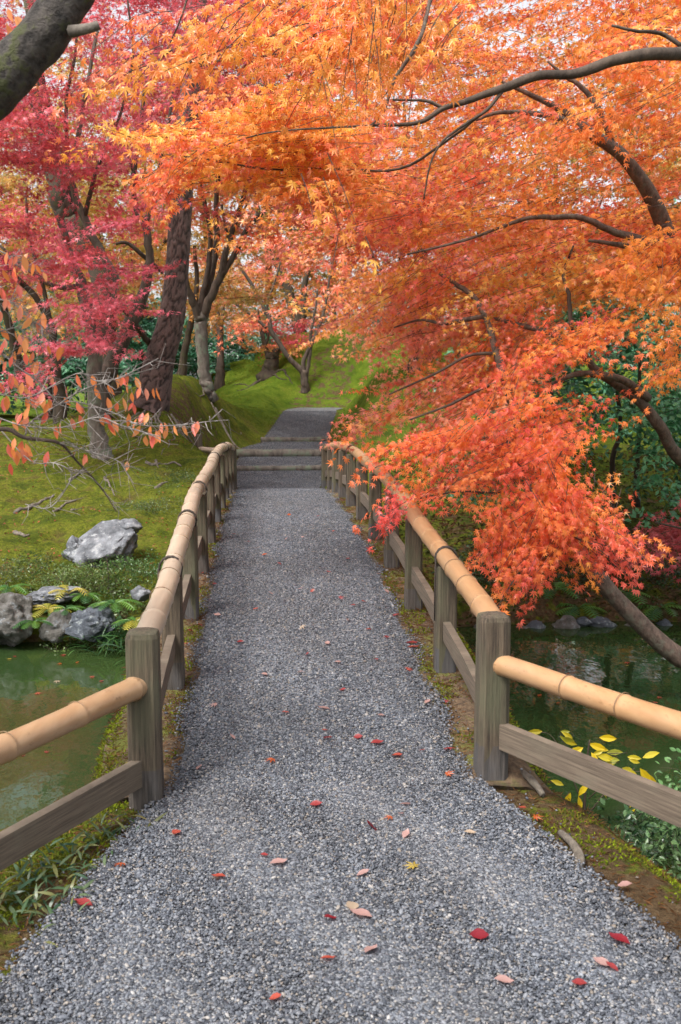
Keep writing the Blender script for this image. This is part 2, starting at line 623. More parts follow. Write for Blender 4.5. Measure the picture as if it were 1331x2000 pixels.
def hgt(x, y):
    x = np.asarray(x, float)
    y = np.asarray(y, float)
    ax = np.abs(x)
    # near bank
    e = ax - path_half(np.minimum(y, 4.2))
    near = -0.015 - 0.42 * smooth(0.22, 0.85, e) * np.where(x > 0, 1.0, 0.55)
    near = near - 0.85 * smooth(4.15, 5.1, y + 0.18 * (n2(x, y, 1.3) - 0.5) + np.where(x > 0, 0.12, -0.05))
    # far bank, left
    sf = 8.75 + 0.5 * (n2(x, 0 * y, 0.8) - 0.5) + 0.35 * smooth(0.8, 3, x)
    s = y - sf
    zl = -1.05 + 0.80 * smooth(-0.5, 0.45, s) + np.clip(s - 0.3, 0, 8.0) * 0.125
    zr = -1.05 + 0.62 * smooth(-0.4, 0.3, s) + np.clip(s - 0.2, 0, 8.5) * 0.21 + np.clip(x - 2.5, 0, 5) * 0.06 * smooth(0, 3, s)
    wl = smooth(-1.2, 1.2, x)
    far = zl * (1 - wl) + zr * wl
    far = far + 1.05 * np.exp(-(((x + 2.0) / 1.75) ** 2 + ((y - 21.6) / 3.9) ** 2)) * (1 - wl * 0.2) + 0.08 * np.exp(-(((x + 0.2) / 1.0) ** 2 + ((y - 27.5) / 2.6) ** 2)) + 1.0 * np.exp(-(((x + 0.5) / 3.2) ** 2 + ((y - 35.0) / 4.2) ** 2))
    far = far - 0.25 * smooth(21, 25, y) * smooth(-1, -5, x)
    far = far + 0.75 * np.exp(-(((x - 4.5) / 2.2) ** 2 + ((y - 23) / 5.0) ** 2))
    far = far + 2.1 * np.exp(-(((x - 5.2) / 5.6) ** 2 + ((y - 35) / 6.5) ** 2))
    k = smooth(6.2, 7.6, y)
    z = near * (1 - k) + far * k
    # bank lobe off to the right where the leaning maple stands
    lob = smooth(1.5, 0.5, np.hypot((x - 4.6) / 1.1, (y - 6.2) / 1.3))
    z = z * (1 - lob) + lob * (-0.22)
    z = np.where((y > 4.3) & (y < 9) & (ax > 14), np.maximum(z, -0.6 + (ax - 14) * 0.1), z)
    # path corridor beyond the bridge; low ground under it
    d = np.abs(x - path_mid(y)) - path_half(y)
    pc = np.where(y < 15.4, np.minimum(z, -0.45 + (y - 9) * 0.075), path_z(y) - 0.012)
    k = smooth(0.55 + 0.75 * smooth(15.0, 18.0, y), 0.04, d) * smooth(8.9, 9.6, y) * smooth(30.6, 28.6, y)
    z = z * (1 - k) + pc * k
    # near path itself
    kk = smooth(0.10, 0.02, e) * smooth(4.5, 4.2, y)
    z = z * (1 - kk) + kk * (-0.015)
    # small relief
    amp = (0.10 + 0.06 * smooth(0, -2, x)) * smooth(0.1, 0.8, d) * smooth(8.9, 10, y) + 0.05 * smooth(0.1, 0.5, e) * smooth(4.4, 4.0, y)
    z = z + 0.5 * smooth(23, 27, y) * smooth(0.2, 1.2, d) * (n2(x, y * 0.7, 0.75, 4, 9) - 0.5)
    z = z + amp * (n2(x, y * 0.8, 1.6, 4) - 0.5) * 2 + amp * 0.35 * (n2(x, y, 7, 3, 5) - 0.5) * 2
    return z


def hz(x, y):
    return float(hgt(np.array([x]), np.array([y]))[0])


MISS = []


def ground_hit(px, py, level=None):
    """where the view through a spot of the photograph meets the ground, deck or water"""
    r = _M @ np.array([(px - 665.5) / F, (1000 - py) / F, -1.0])
    t = np.linspace(1.5, 45, 4000)
    p = CAM + r * t[:, None]
    if level is not None:
        z = np.full(len(t), level)
    else:
        z = np.maximum(hgt(p[:, 0], p[:, 1]), WATER_Z)
        on = (np.abs(p[:, 0]) < 1.0) & (p[:, 1] > 4.2) & (p[:, 1] < 15.6)
        z = np.where(on, np.maximum(z, deck_z(p[:, 1])), z)
    hit = p[:, 2] < z
    i = np.argmax(hit) if hit.any() else int(np.argmin(p[:, 2] - z + 1e3 * (t < 4)))
    if not hit.any():
        MISS.append((px, py, round(float(p[i][1]), 1), round(float(p[i][2] - z[i]), 2)))
    q = p[i]
    return np.array([q[0], q[1], z[i]])


def graded(stops):
    out = []
    for (a, b_, st) in stops:
        out += list(np.arange(a, b_ - 1e-6, st))
    out.append(stops[-1][1])
    return np.array(out)


gx = graded([(-400, -60, 40), (-60, -14, 3), (-14, -5, 0.3), (-5, -0.5, 0.06), (-0.5, 3.0, 0.07), (3.0, 8, 0.14), (8, 16, 0.5), (16, 60, 4), (60, 400, 40)])
gy = graded([(-300, -20, 40), (-20, 1, 1.5), (1, 5.2, 0.06), (5.2, 8.2, 0.3), (8.2, 13, 0.06), (13, 20, 0.08), (20, 38, 0.15), (38, 70, 1.5), (70, 600, 50)])
X, Yg = np.meshgrid(gx, gy)
Z = hgt(X.ravel(), Yg.ravel())
gv = np.stack([X.ravel(), Yg.ravel(), Z], 1)
nx_, ny_ = len(gx), len(gy)
ii = (np.arange(ny_ - 1)[:, None] * nx_ + np.arange(nx_ - 1)[None, :]).ravel()
gl = np.stack([ii, ii + 1, ii + nx_ + 1, ii + nx_], 1)
xx, yy = X.ravel(), Yg.ravel()
e_ = np.abs(xx) - path_half(np.minimum(yy, 4.2))
soil = 0.10 + 0.55 * smooth(0.35, 0.0, e_) * (yy < 4.6) + 0.45 * np.exp(-(((xx + 1.7) / 1.6) ** 2 + ((yy - 18.8) / 2.4) ** 2))
soil += 0.35 * smooth(0.25, 0.02, np.abs(xx - path_mid(yy)) - path_half(yy)) * (yy > 9)
soil += 0.45 * smooth(0.8, 2.0, xx) * (yy > 8) * smooth(14, 10.5, yy)
soil += 0.4 * (yy < 5) * (xx > 0.9) + 0.3 * smooth(9.4, 8.9, yy) * (yy > 7) + 0.5 * smooth(-4, -7, xx) * (yy > 14) * 0
me = mesh_np('ground', gv, gl, np.full(len(gl), 4), M['ground'], True, attrs={'soil': soil, 'vivid': np.maximum(smooth(23.5, 26.5, yy), smooth(1.2, 2.0, xx) * smooth(12.5, 16, yy))})
tag(link('ground', me), kind='structure')

# pond
wv = []
me = mesh_np('pond_water', [(-30, 3.2, WATER_Z), (30, 3.2, WATER_Z), (30, 10.6, WATER_Z), (-30, 10.6, WATER_Z)], [0, 1, 2, 3], [4], M['water'])
tag(link('pond_water', me), kind='structure')


# path sheets (near landing, and beyond the bridge)
def strip(name, ys, zoff, mat):
    v, f = [], []
    cols = 15
    for i, y in enumerate(ys):
        w = float(path_half(y)) + 0.05 * (float(n2(np.array([3.0]), np.array([y]), 2.2)[0]) - 0.5)
        c = float(path_mid(y))
        for j in range(cols):
            t = j / (cols - 1) * 2 - 1
            x = c + t * w
            v.append((x, y, float(path_z(y)) + zoff * (1 - 0.9 * max(0, abs(t) - 0.8) / 0.2) + 0.004 * math.sin(x * 9 + y * 5)))
    for i in range(len(ys) - 1):
        for j in range(cols - 1):
            a = i * cols + j
            f.append((a, a + 1, a + cols + 1, a + cols))
    return MB().add(v, f).mesh(name, mat, True)


tag(link('gravel_path', strip('gravel_path', np.arange(-3, 4.05, 0.12), 0.022, M['gravel_ground'])), kind='structure')
tag(link('gravel_path', strip('upper_gravel_path', np.array(sorted(set(list(np.arange(15.55, 32, 0.15)) + [18.79, 18.81, 20.89, 20.91, 23.39, 23.41]))), 0.018, M['gravel_ground'])), kind='structure')
me = mesh_np('sand_path', [(-14, 20.4, hz(-14, 20.4) + 0.22), (-5.3, 20.4, hz(-5.3, 20.4) + 0.22), (-5.2, 24.0, hz(-5.2, 24) + 0.22), (-14, 24.5, hz(-14, 24.5) + 0.22)], [0, 1, 2, 3], [4], M['sand'])
tag(link('sand_path', me), kind='structure')

# ------------------------------------------------------------------ bridge deck
def deck_mesh():
    ys = np.arange(3.95, 15.62, 0.06)
    prof = [-1.02, -1.0, -0.97, -0.92, -0.86, -0.8, -0.74, -0.68, -0.62, -0.5, -0.3, 0, 0.3, 0.5, 0.62, 0.68, 0.74, 0.8, 0.86, 0.92, 0.97, 1.0, 1.02]
    dz = [-0.34, -0.2, -0.07, -0.02, 0.005, 0.015, 0.015, 0.01, 0.0, 0.004, 0.008, 0.01, 0.008, 0.004, 0, 0.01, 0.015, 0.015, 0.005, -0.02, -0.07, -0.2, -0.34]
    v = []
    for y in ys:
        for x, z in zip(prof, dz):
            v.append((x, y, float(deck_z(y)) + z))
    v = np.array(v)
    edge = smooth(0.60, 0.72, np.abs(v[:, 0]))
    nz = fbm(v * 9, 3) - 0.5
    v[:, 2] += edge * nz * 0.07 + (1 - edge) * nz * 0.008
    v[:, 0] += np.sign(v[:, 0]) * smooth(0.85, 1.0, np.abs(v[:, 0])) * (fbm(v * 4 + 9, 3) - 0.5) * 0.14
    n = len(prof)
    f = []
    for i in range(len(ys) - 1):
        for j in range(n - 1):
            a = i * n + j
            f.append((a, a + 1, a + n + 1, a + n))
        f.append((i * n + n - 1, i * n, (i + 1) * n, (i + 1) * n + n - 1))
    f.append(tuple(range(n)))
    f.append(tuple((len(ys) - 1) * n + j for j in range(n))[::-1])
    return MB().add(v, f)


deck = thing('bridge', (0, 9.8, -0.35), 'arched earth bridge with mossy edges carrying the gravel path over the pond', 'bridge')
db = (0, 9.8, -0.35)
link('deck', deck_mesh().mesh('deck', M['soil'], True, db), deck)
# gravel bed laid on the deck
v, f = [], []
ys = np.arange(3.96, 15.62, 0.08)
cols = 13
for y in ys:
    for j in range(cols):
        t = j / (cols - 1) * 2 - 1
        side_w = 0.61 + 0.07 * (float(n2(np.array([5.0 * np.sign(t)]), np.array([y]), 2.5)[0]) - 0.5)
        x = t * side_w
        v.append((x, y, float(deck_z(y)) + 0.022 - 0.02 * max(0, abs(t) - 0.85) / 0.15))
for i in range(len(ys) - 1):
    for j in range(cols - 1):
        a = i * cols + j
        f.append((a, a + 1, a + cols + 1, a + cols))
link('gravel_bed', MB().add(v, f).mesh('gravel_bed', M['gravel_ground'], True, db), deck)
for sx in (-1, 1):       # log bearers under the deck
    for xx_ in (0.45, 0.9):
        ys = np.linspace(4.1, 15.3, 18)
        pts = np.stack([np.full(18, sx * xx_), ys, deck_z(ys) - 0.37], 1)
        link('beam', MB().add(*tube_vf(pts, np.full(18, 0.11), 8, 0.1)).mesh('beam', M['dark_bark'], True, db), deck)


# ------------------------------------------------------------------ loose gravel (instanced stones, real geometry)
def gravel_points(n, y0, y1):
    y = RNG.uniform(y0, y1, n)
    hw = np.where(y < 4.2, path_half(y), 0.62 + 0.03 * np.sin(y * 7)) + RNG.normal(0, 0.022, n) + np.where(RNG.random(n) < 0.05, RNG.exponential(0.06, n), 0)
    wmax = 1.3
    x = RNG.uniform(-wmax, wmax, n)
    keep = np.abs(x) < hw
    x, y = x[keep], y[keep]
    e = np.abs(x) - np.where(y < 4.2, path_half(y), 0.62)
    z = np.where(y < 4.0, np.where(e > 0.0, np.maximum(hgt(x, y) + 0.006, 0.022 - e * 0.5), 0.022), deck_z(y) + 0.022) + RNG.uniform(-0.001, 0.005, len(x))
    return np.stack([x, y, z], 1)


def gravel_nodes(mat):
    ng = bpy.data.node_groups.new('gravel_scatter', 'GeometryNodeTree')
    ng.interface.new_socket(name='Geometry', in_out='INPUT', socket_type='NodeSocketGeometry')
    ng.interface.new_socket(name='Geometry', in_out='OUTPUT', socket_type='NodeSocketGeometry')
    gi = ng.nodes.new('NodeGroupInput')
    go = ng.nodes.new('NodeGroupOutput')
    ico = ng.nodes.new('GeometryNodeMeshIcoSphere')
    ico.inputs['Radius'].default_value = 1.0
    ico.inputs['Subdivisions'].default_value = 2
    sm = ng.nodes.new('GeometryNodeSetMaterial')
    sm.inputs['Material'].default_value = mat
    ss = ng.nodes.new('GeometryNodeSetShadeSmooth')
    iop = ng.nodes.new('GeometryNodeInstanceOnPoints')
    rot = ng.nodes.new('GeometryNodeInputNamedAttribute')
    rot.data_type = 'FLOAT_VECTOR'
    rot.inputs['Name'].default_value = 'rot'
    scl = ng.nodes.new('GeometryNodeInputNamedAttribute')
    scl.data_type = 'FLOAT_VECTOR'
    scl.inputs['Name'].default_value = 'scl'
    L = ng.links.new
    L(gi.outputs[0], iop.inputs['Points'])
    L(ico.outputs[0], sm.inputs['Geometry'])
    L(sm.outputs[0], ss.inputs[0])
    L(ss.outputs[0], iop.inputs['Instance'])
    L(rot.outputs[0], iop.inputs['Rotation'])
    L(scl.outputs[0], iop.inputs['Scale'])
    L(iop.outputs[0], go.inputs[0])
    return ng


def gravel_stones(name, pts, s0, s1, group):
    me = bpy.data.meshes.new(name)
    me.vertices.add(len(pts))
    me.vertices.foreach_set('co', np.ascontiguousarray(pts, dtype=np.float32).ravel())
    n = len(pts)
    s = np.clip(RNG.lognormal(0, 0.28, n), 0.55, 2.4)[:, None] * RNG.uniform(s0, s1, (n, 1)) * np.stack([RNG.uniform(0.9, 1.5, n), RNG.uniform(0.7, 1.0, n), RNG.uniform(0.45, 0.8, n)], 1)
    r = np.stack([RNG.normal(0, 0.35, n), RNG.normal(0, 0.35, n), RNG.uniform(0, 6.28, n)], 1)
    for k, a in (('rot', r), ('scl', s)):
        at = me.attributes.new(k, 'FLOAT_VECTOR', 'POINT')
        at.data.foreach_set('vector', np.ascontiguousarray(a, dtype=np.float32).ravel())
    me.materials.append(M['gravel_stone'])
    o = link(name, me)
    md = o.modifiers.new('scatter', 'NODES')
    md.node_group = group
    return tag(o, 'loose grey gravel stones covering the path and bridge', 'gravel', kind='stuff')


GN = gravel_nodes(M['gravel_stone'])
gp = np.concatenate([gravel_points(210000, 1.9, 5.2), gravel_points(190000, 5.2, 10.5), gravel_points(60000, 10.5, 15.6)])
yq = RNG.uniform(15.6, 27.5, 90000)
xq = path_mid(yq) + RNG.uniform(-1, 1, len(yq)) * (path_half(yq) + 0.02)
gp = np.concatenate([gp, np.stack([xq, yq, path_z(yq) + 0.02 + RNG.uniform(0, 0.006, len(yq))], 1)])
gravel_stones('gravel', gp, 0.0031, 0.0046, GN)

# ------------------------------------------------------------------ railings
def octpost(c, half, h, foot_h=0.17, ch=0.3, z0=-0.08, dome=0.02, rz=0.0, cap=True):
    """chamfered post: octagon plan, domed top"""
    def ring(k, z):
        a, b_ = half * k, half * k * (1 - ch)
        pts = [(a, -b_), (a, b_), (b_, a), (-b_, a), (-a, b_), (-a, -b_), (-b_, -a), (b_, -a)]
        ca, sa = math.cos(rz), math.sin(rz)
        return [(c[0] + x * ca - y * sa, c[1] + x * sa + y * ca, c[2] + z) for x, y in pts]
    rings = [ring(1, z0), ring(1.0, h * 0.35), ring(0.985, h * 0.7), ring(0.98, h - dome), ring(0.9, h - dome * 0.35), ring(0.45, h)]
    v = [p for r_ in rings for p in r_]
    f = []
    for i in range(len(rings) - 1):
        for j in range(8):
            k = (j + 1) % 8
            f.append((i * 8 + j, i * 8 + k, (i + 1) * 8 + k, (i + 1) * 8 + j))
    f.append(tuple(range(8))[::-1])
    f.append(tuple((len(rings) - 1) * 8 + j for j in range(8)))
    return np.array(v), f


NPOST = 11
POST_Y0 = [4.0 + 1.16 * i for i in range(NPOST)]


def bamboo_tube(pts_c, r0, r1, step=0.33, first=0.14, sides=16):
    """culm along a centre line; returns mesh data and the places of its node rings"""
    pts = catmull(pts_c, 10)
    seg = np.linalg.norm(np.diff(pts, axis=0), axis=1)
    s = np.concatenate([[0], np.cumsum(seg)])
    n = max(30, int(s[-1] / 0.035))
    q = np.linspace(0, s[-1], n)
    nodes = np.arange(first, s[-1] - 0.05, step)
    nodes = nodes + RNG.uniform(-0.05, 0.05, len(nodes))
    q = np.unique(np.concatenate([q] + [nodes + k for k in (-0.018, -0.008, 0, 0.008, 0.018)]))
    q = q[(q >= 0) & (q <= s[-1])]
    line = np.stack([np.interp(q, s, pts[:, k]) for k in range(3)], 1)
    rad = (r0 + (r1 - r0) * q / s[-1]) * (1 + 0.03 * np.sin(q * 2.3 + r0 * 900) + 0.012 * np.sin(q * 7.1))
    line = line + 0.004 * np.stack([np.sin(q * 3.1), 0 * q, np.cos(q * 4.3)], 1)
    for nd in nodes:
        rad = rad * (1 + 0.075 * np.exp(-((q - nd - 0.004) / 0.012) ** 2) - 0.012 * np.exp(-((q - nd + 0.012) / 0.008) ** 2))
    vf = tube_vf(line, rad, sides)
    rings = []
    for nd in nodes:
        c = np.array([np.interp(nd, s, pts[:, k]) for k in range(3)])
        c2 = np.array([np.interp(nd + 0.02, s, pts[:, k]) for k in range(3)])
        rr = (r0 + (r1 - r0) * nd / s[-1]) * 1.06
        rings.append((c, nrm(c2 - c), rr))
    return vf, rings, (s, pts)


def ring_mesh(name, major, minor, mat, sides=18):
    ang = np.linspace(0, 2 * PI, sides, endpoint=False)
    v, f = [], []
    for a in ang:
        for k in range(5):
            b_ = k * 2 * PI / 5
            rr = major + minor * math.cos(b_)
            v.append((rr * math.cos(a), rr * math.sin(a), minor * math.sin(b_)))
    for i in range(sides):
        for k in range(5):
            a, b_ = i, (i + 1) % sides
            f.append((a * 5 + k, b_ * 5 + k, b_ * 5 + (k + 1) % 5, a * 5 + (k + 1) % 5))
    return MB().add(v, f).mesh(name, mat, True)


NODE_RING = ring_mesh('node_ring', 1.0, 0.035, M['node'])


def add_culm(root, base, pts, r0, r1, mat, name='handrail', first=0.14, step=0.33):
    vf, rings, sp = bamboo_tube(pts, r0, r1, step, first)
    o = link(name, MB().add(*vf).mesh(name, mat, True, base), root)
    for c, t, rr in rings:
        nr = link('node_ring', NODE_RING, o)
        nr.location = Vector(c - np.asarray(base))
        nr.rotation_euler = Vector(t).to_track_quat('Z', 'Y').to_euler()
        nr.scale = (rr, rr, rr * 0.9)
    return o, sp


def railing(sx, label, mat, mat_wing, tie_posts):
    base = (sx * 0.73, 9.8, float(deck_z(9.8)))
    root = thing('bridge_railing', base, label, 'railing', 'bamboo railings of the bridge')
    y0 = 3.93 if sx < 0 else 4.07
    POST_Y = [y + (y0 - 4.0) * (1 - i / 10) for i, y in enumerate(POST_Y0)]
    RX = 0.72 if sx < 0 else 0.735
    for i, y in enumerate(POST_Y):
        end = i in (0, NPOST - 1)
        half = 0.065 if end else 0.054
        h = 0.718 if end else 0.60
        c = (sx * RX + RNG.uniform(-0.008, 0.008), y, float(deck_z(y)))
        p = link('post', MB().add(*octpost(c, half, h, ch=0.32 if end else 0.22, dome=0.03 if end else 0.006, rz=RNG.uniform(-0.06, 0.06))).mesh('post', M['post'], False, base), root)
        link('post_foot', MB().add(*octpost(c, half + 0.0015, 0.155, ch=0.32 if end else 0.22, dome=0.004)).mesh('post_foot', M['post_foot'], False, base), p)
    # bamboo handrail over the arch
    ys = np.linspace(POST_Y[0] + 0.03, POST_Y[-1] - 0.03, 24)
    zz = deck_z(ys) + 0.648
    pts = np.stack([np.full(24, sx * RX), ys, zz], 1)
    pts[:, 0] += 0.012 * np.sin(ys * 1.7 + sx)
    add_culm(root, base, pts, 0.051, 0.045, mat, first=0.26)
    # lower rails, one plank between each two posts
    for i in range(NPOST - 1):
        a, b_ = POST_Y[i] + 0.05, POST_Y[i + 1] - 0.05
        za, zb = float(deck_z(POST_Y[i])) + 0.25, float(deck_z(POST_Y[i + 1])) + 0.25
        v = []
        for y, z in ((a, za), ((a + b_) / 2, (za + zb) / 2 + 0.014), (b_, zb)):
            for dx, dzz in ((-0.02, -0.05), (0.02, -0.05), (0.02, 0.05), (-0.02, 0.05)):
                v.append((sx * RX + dx, y, z + dzz))
        f = []
        for q in range(2):
            for j in range(4):
                k = (j + 1) % 4
                f.append((q * 4 + j, q * 4 + k, q * 4 + 4 + k, q * 4 + 4 + j))
        f += [(0, 1, 2, 3), (8, 11, 10, 9)]
        link('lower_rail', MB().add(v, f).mesh('lower_rail', M['plank'], False, base), root)
    # black twine ties
    for i in tie_posts:
        y = POST_Y[i] + 0.0
        z = float(deck_z(y))
        mb = MB()
        for dy in (-0.012, 0.0, 0.012):
            t = np.linspace(0, 2 * PI, 15)
            loop = np.stack([sx * RX + 0.058 * np.cos(t), np.full(15, y + dy - 0.01) + 0.0 * t, z + 0.635 + 0.066 * np.sin(t)], 1)
            mb.add(*tube_vf(loop, np.full(15, 0.0055), 5))
        mb.add(*tube_vf(np.array([(sx * RX - 0.059, y - 0.03, z + 0.64), (sx * RX - 0.063, y - 0.035, z + 0.5), (sx * RX - 0.062, y - 0.03, z + 0.30)]), [0.005, 0.005, 0.004], 5))
        link('twine_tie', mb.mesh('twine_tie', M['twine'], True, base), root)
    # splayed wing at the near end
    d = nrm(np.array([sx * 0.42, -0.72, 0]))
    p0 = np.array([sx * RX, y0, 0.0])
    a = p0 + d * 0.055 + np.array([0, 0, 0.505 if sx > 0 else 0.49])
    if sx > 0:
        a = a - np.array([0.0, 0.0, 0])
    far = p0 + d * 1.9
    wing = [a - d * 0.055, a + d * 0.9, a + d * 1.95]
    o, sp = add_culm(root, base, np.array(wing), 0.046, 0.052, mat_wing, 'wing_handrail', first=0.07 if sx > 0 else 0.11)
    zt = 0.20 if sx > 0 else 0.14
    rz = math.atan2(d[1], d[0])
    mid = p0 + d * 1.0
    link('wing_board', MB().add(*box_vf((mid[0], mid[1], zt), (1.9, 0.04, 0.11), rz)).mesh('wing_board', M['plank'], False, base), root)
    c = p0 + d * 2.0
    p = link('post', MB().add(*octpost((c[0], c[1], -0.25), 0.065, 0.985, ch=0.32, dome=0.03)).mesh('post', M['post'], False, base), root)
    # short wing at the far end
    yb = POST_Y[-1]
    d2 = nrm(np.array([sx * 0.62, 0.85, 0]))
    q0 = np.array([sx * RX, yb, 0.0])
    c2 = q0 + d2 * (0.98 if sx < 0 else 0.85)
    zb = max(hz(c2[0], c2[1]), 0.0)
    link('post', MB().add(*octpost((c2[0], c2[1], zb), 0.06, 0.84 - zb if sx < 0 else 0.86 - zb, ch=0.32, dome=0.02)).mesh('post', M['post'], False, base), root)
    pts = np.array([q0 + np.array([0, 0, 0.6]), (q0 + c2) / 2 + np.array([0, 0, 0.60]), c2 - d2 * 0.05 + np.array([0, 0, 0.6])])
    pts[:, 2] = 0.60
    add_culm(root, base, pts, 0.045, 0.045, mat, 'wing_handrail', first=0.2)
    return root


railing(-1, 'pale bamboo handrail on weathered posts along the mossy pond bank with rocks', M['bamboo_pale'], M['bamboo_brown'], (1, 2, 3, 5, 7))
railing(1, 'honey tan bamboo handrail on weathered posts with red maple sprays hanging over it', M['bamboo_tan'], M['bamboo_tan'], (1, 6))

# ------------------------------------------------------------------ log steps
STEP_LABEL = ['lowest log step, where the gravel of the bridge ends', 'thick middle log step on the gravel path', 'uppermost log step, below the rising upper path']
for i, (y, z0, z1, r) in enumerate(((18.8, 0.0, 0.11, 0.06), (20.9, 0.11, 0.275, 0.10), (23.4, 0.27, 0.39, 0.075))):
    c, w = float(path_mid(y)), float(path_half(y)) + 0.1
    x = np.linspace(c - w, c + w, 9)
    pts = np.stack([x, np.full(9, y) + RNG.normal(0, 0.01, 9), np.full(9, z1 - r * 0.92) + RNG.normal(0, 0.004, 9)], 1)
    o = link('step_log', MB().add(*tube_vf(pts, np.full(9, r), 12, 0.08, seed=i)).mesh('step_log', M['pale_bark'], True, (c, y, z0)))
    o.location = (c, y, z0)
    tag(o, STEP_LABEL[i], 'log step', 'log steps of the path')

# ------------------------------------------------------------------ leaves
def maple_tpl(lobes=7, quad=True):
    ang = {7: [-128, -84, -42, 0, 42, 84, 128], 5: [-100, -50, 0, 50, 100]}[lobes]
    ln = {7: [0.32, 0.56, 0.74, 0.84, 0.74, 0.56, 0.32], 5: [0.54, 0.74, 0.84, 0.74, 0.54]}[lobes]
    c = np.array([0, 0.30, 0.0])
    v, f = [c], []
    for a, l in zip(ang, ln):
        d = np.array([math.sin(R(a)), math.cos(R(a)), 0])
        s = np.array([d[1], -d[0], 0])
        wd = 0.088 if quad else 0.10
        i = len(v)
        if quad:
            v += [c + d * l * 0.38 + s * wd, c + d * l - np.array([0, 0, 0.16 * l]), c + d * l * 0.42 - s * wd]
            f += [(0, i, i + 1), (0, i + 1, i + 2)]
        else:
            v += [c + s * wd, c + d * l - np.array([0, 0, 0.16 * l]), c - s * wd]
            f += [(i, i + 1, i + 2)]
    return np.array(v), np.array(f)


def oval_tpl(w=0.26, fold=0.07, tip=0.06):
    v = [(0, 0, 0), (w * 0.75, 0.25, fold), (0, 0.28, 0), (-w * 0.75, 0.25, fold), (w, 0.52, fold), (0, 0.55, -0.01), (-w, 0.52, fold), (w * 0.55, 0.8, fold * 0.5), (0, 0.82, -0.03), (-w * 0.55, 0.8, fold * 0.5), (0, 1.0, -tip)]
    f = [(0, 1, 2), (0, 2, 3), (1, 4, 5), (1, 5, 2), (2, 5, 6), (2, 6, 3), (4, 7, 8), (4, 8, 5), (5, 8, 9), (5, 9, 6), (7, 10, 8), (8, 10, 9)]
    return np.array(v, float), np.array(f)


def diamond_tpl(w=0.3):
    v = [(0, 0, 0), (w, 0.45, 0.05), (0, 1.0, -0.06), (-w, 0.45, 0.05)]
    return np.array(v, float), np.array([(0, 1, 2), (0, 2, 3)])


T7, T5 = maple_tpl(7), maple_tpl(5, False)


def tri_tpl():
    v, f = [], []
    for a, l in ((-62, 0.62), (0, 0.74), (62, 0.62)):
        d = np.array([math.sin(R(a)), math.cos(R(a)), 0])
        s_ = np.array([d[1], -d[0], 0])
        c = np.array([0, 0.28, 0.0])
        i = len(v)
        v += [c + s_ * 0.16 - d * 0.1, c + d * l - np.array([0, 0, 0.12]), c - s_ * 0.16 - d * 0.1]
        f.append((i, i + 1, i + 2))
    return np.array(v), np.array(f)


T3 = tri_tpl()
TO4 = (np.array([(0, 0, 0), (0.25, 0.45, 0.06), (0, 0.5, 0), (-0.25, 0.45, 0.06), (0, 1, -0.05)], float), np.array([(0, 1, 2), (0, 2, 3), (1, 4, 2), (2, 4, 3)]))
TO, TD = oval_tpl(), diamond_tpl()
TC = oval_tpl(0.21, 0.05, 0.04)


class Leaves:
    """leaf cloud of one crown: positions, frames, sizes, colours; plus twigs"""

    def __init__(self):
        self.p, self.a, self.n, self.s, self.c, self.tw = [], [], [], [], [], []

    def fans(self, o, d, L, m, leaf, col, width=0.32, droop=0.15, hang=0.5, tilt=0.35, drop=0.1, cj=0.10, twig=0.0026, nbias=None, side_tilt=0.0):
        Fn = len(o)
        n0 = nrm(np.array([0, 0, 1.0]) + RNG.normal(0, tilt, (Fn, 3)))
        s = nrm(np.cross(d, n0))
        n = nrm(np.cross(s, d))
        t = np.clip((np.arange(m)[None, :] + RNG.uniform(0, 1, (Fn, m))) / m, 0.05, 1)
        sgn = np.where((np.arange(m)[None, :] + RNG.integers(0, 2, (Fn, 1))) % 2 == 0, 1.0, -1.0)
        w = sgn * width * RNG.uniform(0.05, 1.0, (Fn, m)) * np.sin(PI * np.clip(0.18 + 0.80 * t, 0, 1))
        pos = o[:, None] + d[:, None] * (L[:, None] * t)[..., None] + s[:, None] * (L[:, None] * w)[..., None]
        pos[..., 2] -= droop * L[:, None] * (t ** 2 + np.abs(w))
        pos += RNG.normal(0, 0.012, pos.shape)
        ax = d[:, None] * 0.6 + s[:, None] * (sgn * 0.6)[..., None] + RNG.normal(0, 0.35, pos.shape)
        ax[..., 2] -= hang * RNG.uniform(0.4, 1.5, (Fn, m))
        ax = nrm(ax)
        ln = n[:, None] * (1 - 0.5 * hang) + RNG.normal(0, 0.42, pos.shape)
        if nbias is not None:
            ln = ln + np.asarray(nbias)
        ln = ln - ax * np.sum(ln * ax, -1, keepdims=True)
        ln = nrm(ln)
        c = col[:, None] * (1 + RNG.normal(0, cj, (Fn, m, 1))) + RNG.normal(0, cj * 0.25, pos.shape) * col[:, None]
        k = RNG.random((Fn, m)) > drop
        self.p.append(pos[k])
        self.a.append(ax[k])
        self.n.append(ln[k])
        self.c.append(np.clip(c[k], 0.004, 0.95))
        self.s.append((leaf * RNG.uniform(0.7, 1.25, (Fn, m)))[k])
        if twig > 0:
            q = o[:, None] + d[:, None] * (L[:, None] * np.array([0, 0.45, 0.92])[None])[..., None]
            q[..., 2] -= droop * L[:, None] * np.array([0, 0.2, 0.85])[None]
            q[:, 1] += RNG.normal(0, 0.03, (Fn, 3)) * L[:, None]
            kk = RNG.random(Fn) < 0.8
            self.tw.append((q[kk], twig))

    def arrays(self):
        return [np.concatenate(z) for z in (self.p, self.a, self.n, self.s, self.c)]


